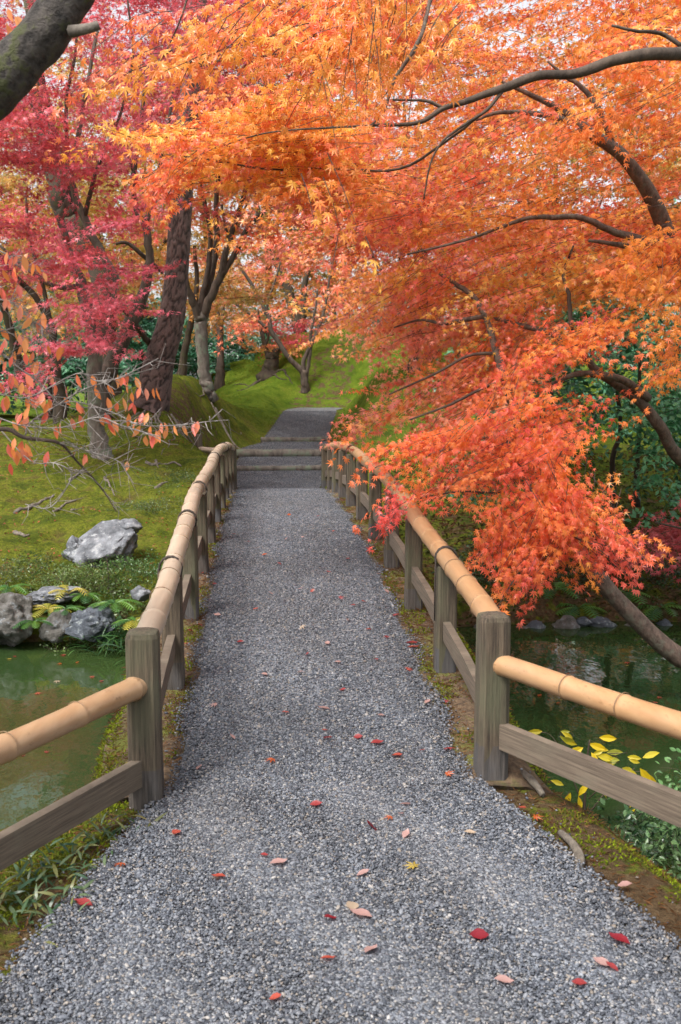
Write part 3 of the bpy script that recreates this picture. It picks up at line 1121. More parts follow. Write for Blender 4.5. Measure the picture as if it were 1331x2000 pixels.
def leaf_cloud_mesh(name, tpl, p, a, n, s, c, mat, off):
    tv, tf = tpl
    side = np.cross(a, n)
    # template x->side, y->axis, z->normal
    v = p[:, None] + s[:, None, None] * (tv[None, :, 0:1] * side[:, None] + tv[None, :, 1:2] * a[:, None] + tv[None, :, 2:3] * n[:, None])
    k = len(tv)
    f = tf[None] + (np.arange(len(p)) * k)[:, None, None]
    v = v.reshape(-1, 3) - np.asarray(off)
    f = f.reshape(-1)
    col = np.repeat(c, k, axis=0)
    return mesh_np(name, v, f, np.full(len(f) // 3, 3), mat, False, col)


def twig_mesh(name, tws, mat, off):
    V, Fs, base = [], [], 0
    for q, r in tws:
        Fn = len(q)
        for i in range(2):
            a, b_ = q[:, i], q[:, i + 1]
            t = nrm(b_ - a)
            u = nrm(np.cross(t, np.array([0.3, 0.2, 1.0])))
            w = np.cross(t, u)
            r0, r1 = (r, r * 0.7) if i == 0 else (r * 0.7, r * 0.3)
            ring = []
            for pt, rr in ((a, r0), (b_, r1)):
                for k in range(3):
                    an = k * 2 * PI / 3
                    ring.append(pt + rr * (math.cos(an) * u + math.sin(an) * w))
            v = np.stack(ring, 1).reshape(-1, 3)
            V.append(v)
            quad = np.array([(0, 1, 4, 3), (1, 2, 5, 4), (2, 0, 3, 5)])
            Fs.append((quad[None] + (np.arange(Fn) * 6)[:, None, None] + base).reshape(-1, 4))
            base += len(v)
    v = np.concatenate(V) - np.asarray(off)
    f = np.concatenate(Fs)
    return mesh_np(name, v, f, np.full(len(f), 4), mat)


def in_poly(px, py, poly):
    ins = np.zeros(len(px), bool)
    n = len(poly)
    for i in range(n):
        x0, y0 = poly[i]
        x1, y1 = poly[(i + 1) % n]
        c = ((y0 > py) != (y1 > py)) & (px < (x1 - x0) * (py - y0) / (y1 - y0 + 1e-9) + x0)
        ins ^= c
    return ins


def sample_poly(poly, n):
    q = np.array(poly, float)
    lo, hi = q.min(0), q.max(0)
    out = np.zeros((0, 2))
    while len(out) < n:
        s = RNG.uniform(lo, hi, (n * 3, 2))
        out = np.concatenate([out, s[in_poly(s[:, 0], s[:, 1], poly)]])
    return out[:n]


def pal_pick(pal, pos, scale=0.9, seed=0.0):
    """colour patches: neighbouring sprays share a tint"""
    pal = np.array(pal)
    t = np.clip((fbm(pos * scale + seed, 2) - 0.26) / 0.48 + RNG.normal(0, 0.17, len(pos)), 0, 0.999) * (len(pal) - 1)
    i = t.astype(int)
    fr = (t - i)[:, None]
    return pal[i] * (1 - fr) + pal[np.minimum(i + 1, len(pal) - 1)] * fr


def boughs(lv, poly, Y, n_cl, per, rad, L, m, leaf, pal, dirv, thick=0.05, seed=0.0, dj=0.35, **kw):
    """layered plates of sprays: n_cl boughs in the outlined part of the crown, `per` sprays on each"""
    s = sample_poly(poly, n_cl)
    c = Pv(s[:, 0], s[:, 1], RNG.uniform(Y[0], Y[1], n_cl))
    dirv = np.asarray(dirv, float)
    hd = nrm(dirv[None] + RNG.normal(0, dj, (n_cl, 3)) * np.array([1, 1, 0.35]))
    o = np.repeat(c, per, 0)
    hh = np.repeat(hd, per, 0)
    # the plate slopes the way its sprays point
    r_ = RNG.normal(0, 1, (len(o), 2)) * rad * 0.5
    along = hh * r_[:, :1] * 1.8
    side = nrm(np.cross(hh, np.array([0, 0, 1.0]))) * r_[:, 1:]
    o = o + along + side + RNG.normal(0, 1, (len(o), 3)) * np.array([0.02, 0.02, thick])
    d = nrm(hh + RNG.normal(0, 0.22, (len(o), 3)) * np.array([1, 1, 0.4]))
    LL = RNG.uniform(L[0], L[1], len(o))
    col = pal_pick(pal, np.repeat(c, per, 0), seed=seed) * RNG.uniform(0.88, 1.12, (len(o), 1))
    o = o - d * (LL * 0.5)[:, None]
    lv.fans(o, d, LL, m, leaf, col, **kw)


def nearest_largest(p, s, n):
    x, y, z = project(p)
    vis = (x > -20) & (x < 1351) & (y > -20) & (y < 2020) & (z > 0.5)
    sz = np.where(vis, s / np.maximum(z, 0.3), 0)
    # spread the picks a little: best by size, ties by order
    return np.argsort(-sz)[:n]


LEAF_MATS = {}


def leaf_objects(root, base, idx, p, a, n, s, c, tpl, name='leaf', tints=8, gloss=False):
    """single leaves as objects that share a few meshes (one per tint)"""
    cc = c[idx]
    order = np.argsort(cc[:, 1] / cc[:, 0])
    bins = np.array_split(order, tints)
    for bi, b_ in enumerate(bins):
        if len(b_) == 0:
            continue
        mean = cc[b_].mean(0)
        key = name + '_tint_%d_%s' % (bi, root.name)
        me = mesh_np(name, tpl[0], tpl[1].ravel(), np.full(len(tpl[1]), 3), M['leaf_gloss'] if gloss else M['leaf'], False, np.repeat(mean[None], len(tpl[0]), 0))
        for j in b_:
            i = idx[j]
            o = link(name, me, root)
            side = np.cross(a[i], n[i])
            mt = Matrix(((side[0], a[i][0], n[i][0], 0), (side[1], a[i][1], n[i][1], 0), (side[2], a[i][2], n[i][2], 0), (0, 0, 0, 1)))
            o.matrix_local = Matrix.Translation(Vector(p[i] - np.asarray(base))) @ mt @ Matrix.Scale(float(s[i]), 4)


def finish_crown(root, base, lv, tpl, mat, singles=0, stuff=False, twig_mat=None, crown='crown', far_tpl=None):
    p, a, n, s, c = lv.arrays()
    if singles:
        idx = nearest_largest(p, s, singles)
        leaf_objects(root, base, idx, p, a, n, s, c, tpl, gloss=(mat == M['leaf_gloss']))
        k = np.ones(len(p), bool)
        k[idx] = False
        p, a, n, s, c = p[k], a[k], n[k], s[k], c[k]
    if far_tpl is not None:         # the leaves farther back have fewer corners
        z = project(p)[2]
        cut = np.quantile(z, 0.20)
        near = z < cut
        me = leaf_cloud_mesh(crown, tpl, p[near], a[near], n[near], s[near], c[near], mat, base)
        o2 = link('foliage', leaf_cloud_mesh('foliage', far_tpl, p[~near], a[~near], n[~near], s[~near] * 1.06, c[~near], mat, base), root)
        o2['kind'] = 'stuff'
    else:
        me = leaf_cloud_mesh(crown, tpl, p, a, n, s, c, mat, base)
    o = link(crown, me, root)
    if stuff or singles:
        o['kind'] = 'stuff'
    if lv.tw:
        t = link('twigs', twig_mesh('twigs', lv.tw, twig_mat or M['twig'], base), root)
        t['kind'] = 'stuff'
    STATS.append((root.name, len(p)))
    return o


STATS = []


def limb(root, base, pts, mat, name='branch', sides=8, rough=0.12, per=5, seed=0):
    """pts: (px, py, Y, width in photo pixels)"""
    q = np.array([P(a, b_, y) for a, b_, y, w in pts])
    r = np.array([0.5 * w * y / F for a, b_, y, w in pts])
    if name == 'trunk':
        g = hz(q[0][0], q[0][1])
        if g < q[0][2] + 0.05:
            q = np.vstack([[q[0][0], q[0][1], g - 0.12], q])
            r = np.concatenate([[r[0] * 1.25], r])
    line = catmull(np.column_stack([q, r]), per)
    wob = RNG.normal(0, 1, (len(line), 3)) * line[:, 3:4] * 0.10
    wob[0] = 0
    return link(name, MB().add(*tube_vf(line[:, :3] + wob, np.maximum(line[:, 3], 0.002), sides, rough, seed=seed)).mesh(name, mat, True, base), root)


def limb3(root, base, pts, mat, name='branch', sides=10, rough=0.12, per=6, seed=0):
    """pts in metres: (x, y, z, radius)"""
    line = catmull(np.array(pts, float), per)
    return link(name, MB().add(*tube_vf(line[:, :3], np.maximum(line[:, 3], 0.002), sides, rough, seed=seed)).mesh(name, mat, True, base), root)


def at_level(px, py, Y, w):
    return (px, py, Y, w)


K = 0.90   # leaf reflectance scale
_lin0 = lin


def lin(r, g, b, k=1.0):          # leaf pigments: a little paler than seen in a picture
    return (_lin0(r, g, b) ** 0.76) * k


def lg(r, g, b, k=1.0):          # green and brown things, as they are
    return _lin0(r, g, b) * k * 0.75

c_or = [lin(238, 88, 62, K), lin(246, 124, 46, K), lin(252, 172, 56, K), lin(246, 132, 42, K), lin(242, 102, 78, K), lin(252, 162, 44, K), lin(254, 186, 70, K)]
c_mid = [lin(240, 100, 96, K), lin(246, 120, 60, K), lin(250, 152, 62, K), lin(240, 112, 104, K), lin(250, 160, 56, K), lin(244, 130, 100, K)]
c_deep = [lin(230, 88, 42, K), lin(244, 118, 36, K), lin(250, 156, 40, K), lin(238, 98, 58, K), lin(248, 140, 40, K)]
c_coral = [lin(236, 78, 52, K), lin(244, 100, 46, K), lin(248, 128, 40, K), lin(234, 70, 58, K), lin(248, 138, 42, K)]
c_salmon = [lin(240, 112, 112, K), lin(240, 104, 84, K), lin(246, 130, 84, K), lin(234, 92, 100, K)]
c_yel = [lin(246, 124, 44, K), lin(248, 148, 44, K), lin(250, 164, 52, K), lin(242, 104, 50, K)]
c_pink = [lin(214, 74, 96, K), lin(226, 92, 108, K), lin(232, 84, 86, K), lin(206, 58, 84, K), lin(230, 110, 120, K)]
c_crim = [lin(186, 44, 62, K), lin(206, 60, 74, K), lin(214, 66, 66, K), lin(176, 42, 66, K), lin(222, 84, 84, K)]
c_redor = [lin(214, 66, 62, K), lin(228, 92, 64, K), lin(226, 116, 58, K), lin(200, 62, 66, K)]
c_bgor = [lin(222, 112, 64, K), lin(214, 128, 56, K), lin(206, 140, 52, K), lin(222, 96, 72, K)]
c_olive = [lin(186, 148, 48, K), lin(206, 152, 50, K), lin(170, 146, 60, K), lin(216, 140, 54, K)]
c_lime = [lin(176, 172, 66, K), lin(196, 176, 62, K), lin(206, 160, 62, K)]
c_teal = [lg(46, 92, 70, 1.2), lg(66, 122, 92, 1.3), lg(92, 146, 110, 1.3)]
c_green = [lg(48, 96, 66, 1.6), lg(74, 134, 90, 1.7), lg(112, 170, 118, 1.8), lg(60, 114, 78, 1.6)]

# ------------------------------------------------------------------ orange maple leaning over the pond (right bank)
bA = np.array([3.45, 6.9, -0.30])
tA = thing('maple_tree', bA, 'orange and coral maple leaning over the pond, sprays hanging over the right handrail', 'maple tree', 'orange maples at the right')
q0 = P(1331, 1285, 6.7)
q1 = P(1200, 1165, 6.7)
limb3(tA, bA, [(bA[0], bA[1], bA[2] - 0.1, 0.15), (*(0.45 * q0 + 0.55 * bA + np.array([0, 0, -0.02])), 0.125), (*q0, 0.074), (*q1, 0.059), (*P(1120, 1055, 6.7), 0.046), (*P(1061, 925, 6.8), 0.043), (*P(1036, 880, 6.9), 0.038), (*P(1011, 830, 7.0), 0.034), (*P(986, 740, 7.1), 0.03), (*P(971, 690, 7.2), 0.027), (*P(951, 625, 7.3), 0.022), (*P(936, 600, 7.4), 0.015)], M['red_bark'], 'trunk', 16, 0.22, 10)
for ln in ([(951, 625, 7.3, 12), (926, 580, 7.5, 11), (890, 555, 7.7, 9), (861, 535, 7.9, 7)],
           [(945, 618, 7.3, 10), (906, 625, 7.4, 10), (866, 632, 7.6, 8), (821, 625, 7.8, 5), (770, 640, 8, 3)],
           [(986, 740, 7.1, 8), (940, 760, 6.8, 6), (880, 790, 6.5, 5), (800, 820, 6.4, 3)],
           [(1011, 830, 7.0, 9), (960, 850, 6.6, 6), (880, 875, 6.4, 5), (790, 905, 6.3, 3)],
           [(1036, 880, 6.9, 9), (1060, 970, 6.4, 6), (1110, 1040, 6.0, 5), (1180, 1070, 5.8, 3)],
           [(985, 850, 6.9, 8), (1010, 900, 6.4, 8), (1040, 970, 6.2, 6), (1020, 1060, 6.0, 4)],
           [(1061, 925, 6.8, 8), (990, 960, 6.4, 5), (900, 960, 6.2, 4), (810, 975, 6.2, 3)],
           [(971, 690, 7.2, 9), (915, 695, 7.1, 6), (850, 730, 7.0, 5), (760, 770, 6.9, 3)]):
    limb(tA, bA, ln, M['red_bark'] if ln[0][3] > 8 else M['maple_bark'], sides=6)
lA = Leaves()
low = dict(hang=0.6, droop=0.16, nbias=(-0.05, -0.45, 0.1), width=0.36)
boughs(lA, [(690, 610), (770, 550), (950, 580), (1080, 650), (1000, 720), (880, 690), (790, 680), (730, 650)], (7.5, 9.4), 46, 7, 0.28, (0.2, 0.42), 24, 0.046, c_salmon + c_mid, (-0.85, -0.1, -0.34), thick=0.03, **low)
boughs(lA, [(705, 810), (740, 780), (800, 735), (870, 690), (980, 640), (1060, 660), (1000, 760), (950, 790), (860, 790), (800, 780), (750, 815)], (7.0, 8.4), 32, 7, 0.26, (0.2, 0.42), 24, 0.044, c_mid + c_coral, (-0.88, -0.15, -0.42), thick=0.025, **low)
boughs(lA, [(790, 890), (870, 830), (990, 790), (1060, 820), (1090, 890), (1040, 940), (950, 950), (880, 960), (820, 930)], (5.8, 7.0), 33, 7, 0.24, (0.18, 0.38), 24, 0.042, c_coral, (-0.9, -0.2, -0.36), thick=0.025, **low)
boughs(lA, [(950, 950), (1070, 910), (1120, 950), (1180, 1010), (1190, 1040), (1140, 1055), (1090, 1050), (1040, 1110), (1010, 1110), (960, 1050)], (5.5, 6.4), 27, 7, 0.17, (0.16, 0.32), 22, 0.041, c_coral[::-1] + c_deep, (0.3, -0.3, -0.6), thick=0.03, **low)
boughs(lA, [(950, 1000), (1060, 960), (1090, 1040), (1040, 1130), (1005, 1135), (970, 1060)], (5.6, 6.3), 12, 6, 0.14, (0.16, 0.3), 20, 0.042, c_coral, (-0.45, -0.3, -0.7), thick=0.03, **low)
boughs(lA, [(755, 985), (790, 950), (810, 970), (775, 1025)], (6.2, 6.6), 3, 5, 0.08, (0.14, 0.24), 12, 0.042, [lin(232, 66, 60, K), lin(238, 84, 60, K)], (-0.6, -0.3, -0.7), **low)
boughs(lA, [(1140, 1050), (1250, 1065), (1210, 1095), (1150, 1095)], (5.5, 6.0), 4, 5, 0.08, (0.16, 0.28), 12, 0.044, [lin(236, 72, 62, K), lin(240, 100, 60, K)], (0.6, -0.3, -0.5), **low)
finish_crown(tA, bA, lA, T7, M['leaf'], singles=300, far_tpl=T5)

# ------------------------------------------------------------------ orange maple, stems rising beyond the right edge
bB = np.array([4.30, 8.6, hz(4.3, 8.6)])
tB = thing('maple_tree', bB, 'big orange and yellow maple arching over the path with dark limbs at the upper right', 'maple tree', 'orange maples at the right')
limb3(tB, bB, [(*(bB - np.array([0, 0, 0.15])), 0.17), (4.1, 8.4, 0.55, 0.14), (3.75, 8.0, 0.85, 0.11), (*P(1331, 895, 7.5), 0.055), (*P(1291, 835, 7.3), 0.045), (*P(1251, 785, 7.2), 0.039), (*P(1196, 745, 7.1), 0.034), (*P(1166, 725, 7.1), 0.031), (*P(1131, 685, 7.1), 0.027), (*P(1086, 655, 7.2), 0.026), (*P(1016, 635, 7.4), 0.019), (*P(965, 622, 7.6), 0.012)], M['red_bark'], 'trunk', 14, 0.22, 9)
limb3(tB, bB, [(*P(1266, 778, 7.2), 0.035), (*P(1216, 742, 7.0), 0.028), (*P(1146, 730, 6.9), 0.024), (*P(1106, 737, 6.8), 0.018), (*P(1060, 760, 6.7), 0.01)], M['red_bark'], 'branch', 7)
limb3(tB, bB, [(*(bB + np.array([0.1, 0, -0.1])), 0.18), (4.15, 8.4, 1.2, 0.15), (*P(1420, 650, 7.5), 0.085), (*P(1331, 530, 7.1), 0.068), (*P(1311, 480, 7.0), 0.062), (*P(1291, 425, 6.9), 0.054), (*P(1261, 365, 6.8), 0.048), (*P(1221, 310, 6.7), 0.042), (*P(1191, 285, 6.65), 0.037), (*P(1146, 255, 6.6), 0.034), (*P(1106, 220, 6.6), 0.027), (*P(1036, 185, 6.6), 0.017), (*P(980, 160, 6.6), 0.009)], M['red_bark'], 'trunk', 14, 0.22, 9)
limb3(tB, bB, [(4.1, 8.3, 1.4, 0.13), (4.0, 7.9, 2.6, 0.11), (3.3, 6.6, 3.25, 0.075), (*P(1420, 100, 5.4), 0.05), (*P(1331, 105, 5.1), 0.032), (*P(1266, 106, 5.0), 0.029), (*P(1196, 119, 5.0), 0.026), (*P(1156, 134, 5.0), 0.025), (*P(1116, 145, 5.0), 0.023), (*P(1051, 148, 5.0), 0.021), (*P(991, 170, 5.0), 0.02), (*P(946, 185, 5.0), 0.018), (*P(906, 200, 5.0), 0.016), (*P(866, 212, 5.0), 0.014), (*P(816, 240, 5.0), 0.011), (*P(726, 245, 5.0), 0.007)], M['maple_bark'], 'branch', 12, 0.20, 9)
for ln in ([(1196, 284, 6.66, 16), (1181, 235, 6.6, 13), (1146, 180, 6.6, 11), (1106, 150, 6.6, 8), (1070, 120, 6.6, 4)],
           [(1125, 240, 6.6, 13), (1046, 222, 6.6, 10), (976, 220, 6.6, 8), (930, 235, 6.6, 4)],
           [(866, 212, 5.0, 8), (831, 197, 5.0, 6), (766, 195, 5.0, 4)],
           [(986, 173, 5.0, 8), (951, 215, 5.0, 7), (906, 245, 5.0, 6), (866, 275, 5.0, 5), (841, 320, 5, 4), (828, 390, 5, 3)],
           [(1312, 484, 7.0, 22), (1206, 455, 6.9, 15), (1136, 425, 6.8, 12), (1091, 425, 6.8, 11), (1036, 425, 6.8, 9), (976, 445, 6.8, 7), (906, 470, 6.8, 6), (796, 497, 6.8, 4)],
           [(1325, 550, 7.1, 24), (1270, 500, 7.0, 18), (1220, 480, 7.0, 12), (1150, 470, 7.0, 6)],
           [(860, -120, 4.0, 12), (841, 0, 3.9, 9), (816, 85, 3.8, 8), (771, 155, 3.8, 7), (751, 215, 3.8, 5), (720, 250, 3.8, 3)],
           [(1331, 90, 5.1, 9), (1290, 65, 5.1, 8), (1240, 60, 5.0, 6), (1195, 50, 5.0, 5)],
           [(1116, 645, 7.15, 10), (1111, 575, 7.2, 8), (1101, 535, 7.3, 7), (1120, 480, 7.4, 4)],
           [(951, 215, 5.0, 5), (880, 270, 5.5, 5), (780, 330, 6, 5), (650, 330, 6.3, 4), (520, 330, 6.4, 4), (400, 310, 6.5, 3), (300, 300, 6.6, 2)],
           [(726, 245, 5.0, 4), (640, 250, 5.4, 4), (520, 260, 5.8, 3), (420, 290, 6.2, 2)],
           [(720, -100, 4.4, 7), (640, 40, 4.4, 5), (560, 100, 4.5, 4), (420, 120, 4.6, 3)],
           [(380, -100, 4.6, 6), (365, 0, 4.6, 4), (335, 80, 4.6, 3), (300, 140, 4.6, 2)]):
    limb(tB, bB, ln, M['maple_bark'] if ln[0][3] < 12 else M['red_bark'], sides=6)
lB = Leaves()
ob = dict(hang=0.45, droop=0.14, nbias=(0, -0.3, 0), width=0.36)
# upper right canopy
boughs(lB, [(720, -420), (1560, -420), (1560, 430), (1000, 430), (780, 340), (680, 200), (680, -100)], (6.8, 10.4), 235, 9, 0.44, (0.3, 0.58), 26, 0.048, c_or, (-0.85, -0.15, -0.2), thick=0.04, **ob)
boughs(lB, [(720, -150), (1450, -150), (1450, 300), (1000, 240), (740, 180)], (5.2, 6.4), 28, 8, 0.26, (0.2, 0.42), 18, 0.047, c_yel + c_or, (-0.8, -0.1, -0.25), thick=0.03, **ob)
boughs(lB, [(1050, -160), (1480, -160), (1480, 120), (1180, 90)], (6.9, 9.5), 34, 9, 0.40, (0.3, 0.55), 24, 0.048, c_or, (-0.85, -0.15, -0.2), thick=0.05, **ob)
# middle
boughs(lB, [(590, 440), (640, 390), (690, 300), (900, 420), (1450, 400), (1450, 560), (1060, 590), (900, 550), (760, 560), (700, 580), (650, 520)], (7.2, 10.4), 130, 9, 0.40, (0.25, 0.5), 26, 0.047, c_mid + c_or, (-0.88, -0.15, -0.27), thick=0.035, **ob)
# spray reaching left over the pine
boughs(lB, [(290, 290), (380, 250), (480, 200), (640, 170), (690, 390), (620, 390), (540, 350), (460, 325), (380, 310), (320, 315)], (6.0, 7.4), 64, 8, 0.24, (0.2, 0.38), 22, 0.046, c_coral[1:] + c_or, (-0.93, -0.1, -0.12), thick=0.025, **ob)
boughs(lB, [(280, 340), (380, 330), (400, 350), (330, 380), (290, 390)], (6.2, 6.8), 6, 6, 0.10, (0.16, 0.26), 12, 0.046, c_coral, (-0.8, -0.1, -0.5), **ob)
# hanging nearer leaves, top centre
boughs(lB, [(310, 90), (380, 30), (450, -60), (700, -200), (760, 40), (680, 120), (540, 100), (450, 130), (370, 130), (320, 130)], (4.2, 5.4), 30, 7, 0.22, (0.18, 0.36), 14, 0.046, c_yel + c_or, (-0.8, -0.1, -0.35), hang=0.8, droop=0.2, nbias=(0, -0.5, 0))
boughs(lB, [(600, -120), (900, -160), (860, 80), (740, 250), (660, 380), (620, 380), (640, 200)], (3.6, 4.3), 18, 6, 0.16, (0.16, 0.32), 9, 0.045, c_yel + c_or, (-0.4, -0.1, -0.8), hang=0.9, droop=0.2, nbias=(0, -0.6, 0))
# drape at the right edge
boughs(lB, [(1170, 550), (1300, 460), (1480, 400), (1480, 640), (1330, 600), (1250, 585)], (5.8, 7.6), 30, 8, 0.26, (0.22, 0.42), 22, 0.045, c_deep, (-0.85, -0.15, -0.4), thick=0.03, **low)
boughs(lB, [(1010, 690), (1100, 640), (1200, 590), (1220, 630), (1140, 670), (1040, 760)], (6.2, 7.2), 10, 8, 0.22, (0.2, 0.38), 20, 0.044, c_deep + c_coral, (-0.88, -0.15, -0.4), thick=0.025, **low)
boughs(lB, [(1300, 680), (1400, 640), (1400, 730), (1310, 720)], (5.8, 6.6), 3, 7, 0.18, (0.18, 0.32), 16, 0.045, c_deep, (-0.7, -0.2, -0.6), thick=0.03, **low)
finish_crown(tB, bB, lB, T7, M['leaf'], singles=300, far_tpl=T5)

# ------------------------------------------------------------------ small red maple at the right edge, low
pR = P(1420, 1090, 8.4)
bR = np.array([pR[0], 8.9, hz(pR[0], 8.9)])
tR = thing('maple_sapling', bR, 'small dusky red maple at the right edge beside the dark shrubs', 'maple tree')
limb3(tR, bR, [(*(bR - np.array([0, 0, 0.05])), 0.03), (bR[0] - 0.05, 8.7, 0.25, 0.022), (*P(1360, 1040, 8.4), 0.014), (*P(1280, 1020, 8.3), 0.006)], M['maple_bark'], 'trunk', 6)
lR = Leaves()
boughs(lR, [(1235, 1010), (1300, 985), (1420, 960), (1440, 1100), (1300, 1085), (1260, 1060)], (8.2, 8.8), 16, 8, 0.2, (0.2, 0.4), 18, 0.055, [lin(190, 60, 70, K), lin(208, 84, 84, K)], (-0.8, -0.1, -0.2), hang=0.5)
finish_crown(tR, bR, lR, T5, M['leaf'])

# ------------------------------------------------------------------ big pine
bP = P(297, 787, 18.0)
bP[2] = hz(bP[0], bP[1])
tP = thing('pine_tree', bP, 'tall leaning pine with plated purple brown bark on the root covered mound', 'pine tree')


def pine_trunk():
    ctr = [(290, 800, 80), (297, 780, 68), (312, 705, 58), (335, 624, 50), (347, 516, 44), (353, 408, 43), (362, 300, 41), (376, 150, 38), (392, 0, 35), (410, -200, 30), (420, -420, 22)]
    q = np.array([[*P(x, y, 18.0), 0.5 * w * 18.0 / F] for x, y, w in ctr])
    line = catmull(q, 30)
    sides = 72
    pts, rad = line[:, :3], line[:, 3]
    v, f = tube_vf(pts, rad, sides)
    # bark plates: stretched cells on the unrolled trunk, deep cracks between
    s = np.concatenate([[0], np.cumsum(np.linalg.norm(np.diff(pts, axis=0), axis=1))])
    n = len(pts)
    U = np.tile(np.arange(sides) / sides, n)
    S = np.repeat(s, sides)
    cu, cs = 12, 0.27
    warp = (fbm(np.stack([np.cos(U * 2 * PI) * 2, np.sin(U * 2 * PI) * 2, S * 3], 1), 3) - 0.5)
    a = U * cu + warp * 1.8 + 0.5 * (vnoise(np.stack([U * 40, S * 14, U * 0], 1)) - 0.5)
    b_ = S / cs + warp * 2.2
    ia, ib = np.floor(a), np.floor(b_)
    d1 = np.full(len(a), 9.0)
    d2 = np.full(len(a), 9.0)
    rg = np.random.default_rng(3)
    tab = rg.random((16, 128, 2))
    for da in (-1, 0, 1):
        for db_ in (-1, 0, 1):
            ca, cb = ia + da, ib + db_
            j = tab[(ca.astype(int)) % cu, cb.astype(int) % 128]
            d = np.hypot(ca + 0.15 + 0.7 * j[:, 0] - a, cb + 0.15 + 0.7 * j[:, 1] - b_)
            m1 = d < d1
            d2 = np.where(m1, d1, np.minimum(d2, d))
            d1 = np.where(m1, d, d1)
    crack = smooth(0.02, 0.28, d2 - d1)
    c = np.repeat(pts, sides, 0)
    rr = np.repeat(rad, sides)
    flare = 1 + 0.12 * np.exp(-S / 0.35) * np.cos(U * 2 * PI * 5)
    k = flare * (1 - (1 - crack) * 0.085 + 0.03 * (vnoise(np.stack([a * 2, b_ * 2, a * 0], 1)) - 0.5))
    v = c + (v[:len(c)] - c) * k[:, None] if len(v) == len(c) else v
    col = (lg(128, 104, 98, 1) * 0.75)[None] * (0.25 + 0.75 * crack)[:, None] * (0.75 + 0.5 * vnoise(np.stack([a, b_, a * 0 + 4], 1)))[:, None]
    return MB().add(v, f), col


m, nt, b = new_mat('pine_plates')
at = N(nt, 'ShaderNodeAttribute', attribute_name='Col')
nz = noise(nt, coords(nt, (1, 1, 0.5)), 60, 5, 0.7)
nt.links.new(mixc(nt, 1.0, at.outputs['Color'], ramp(nt, [(0.3, (0.6, 0.58, 0.58)), (0.7, (1.3, 1.25, 1.25))], nz).outputs[0], 'MULTIPLY'), b.inputs['Base Color'])
b.inputs['Roughness'].default_value = 0.9
bump(nt, b, nz, 0.6, 0.01)
M['pine_plates'] = m
mb, col = pine_trunk()
link('trunk', mb.mesh('trunk', M['pine_plates'], True, bP, col), tP)
lP = Leaves()
top = P(415, -380, 18.0)
o = top + RNG.normal(0, 1, (160, 3)) * np.array([1.3, 1.3, 0.7])
lP.fans(o, nrm(RNG.normal(0, 1, (160, 3)) + np.array([0, 0, 0.3])), RNG.uniform(0.3, 0.6, 160), 40, 0.13, np.repeat(lg(60, 92, 52, K)[None], 160, 0), width=0.2, hang=0.0, twig=0.006)
finish_crown(tP, bP, lP, diamond_tpl(0.05), M['leaf'])


def ground_root(root, base, pts, w0, w1, mat=None, lift=0.25):
    """surface root following the ground; pts are photo spots on the moss"""
    g = np.array([ground_hit(x, y) for x, y in pts])
    line = catmull(g, 8)
    z = hgt(line[:, 0], line[:, 1])
    r = np.linspace(w0, w1, len(line)) * (0.85 + 0.3 * RNG.random(len(line)))
    line[:, 2] = z + r * lift + 0.02 * (vnoise(line * 3) - 0.35)
    return link('root', MB().add(*tube_vf(line, r, 7, 0.15)).mesh('root', mat or M['root'], True, base), root)


def hill_root(root, base, x0, y0, az, L, w, mat=None):
    n = 14
    a = R(az) + np.cumsum(RNG.normal(0, 0.28, n))
    st = L / n
    x = x0 + np.cumsum(np.cos(a)) * st
    y = y0 + np.cumsum(np.sin(a)) * st
    r = np.linspace(w, w * 0.25, n) * 0.5
    z = hgt(x, y) + r * 0.15 + 0.03 * (vnoise(np.stack([x * 4, y * 4, x * 0], 1)) - 0.45)
    return link('root', MB().add(*tube_vf(catmull(np.stack([x, y, z], 1), 3), np.interp(np.linspace(0, 1, 3 * (n - 1) + 1), np.linspace(0, 1, n), r), 7, 0.2)).mesh('root', mat or M['root'], True, base), root)


for az, L, w, off in ((-20, 1.6, 0.06, 0.25), (-50, 1.5, 0.05, 0.25), (-75, 1.7, 0.055, 0.22), (-100, 1.5, 0.05, 0.25), (-130, 1.3, 0.05, 0.25), (0, 1.9, 0.05, 0.3), (-35, 2.2, 0.04, 0.5), (-62, 2.3, 0.04, 0.6), (-88, 2.0, 0.035, 0.5), (-10, 2.4, 0.035, 0.8), (-30, 1.2, 0.03, 1.3), (-60, 1.2, 0.03, 1.4), (15, 1.5, 0.04, 0.4)):
    hill_root(tP, bP, bP[0] + off * math.cos(R(az)), bP[1] + off * math.sin(R(az)), az, L, w)

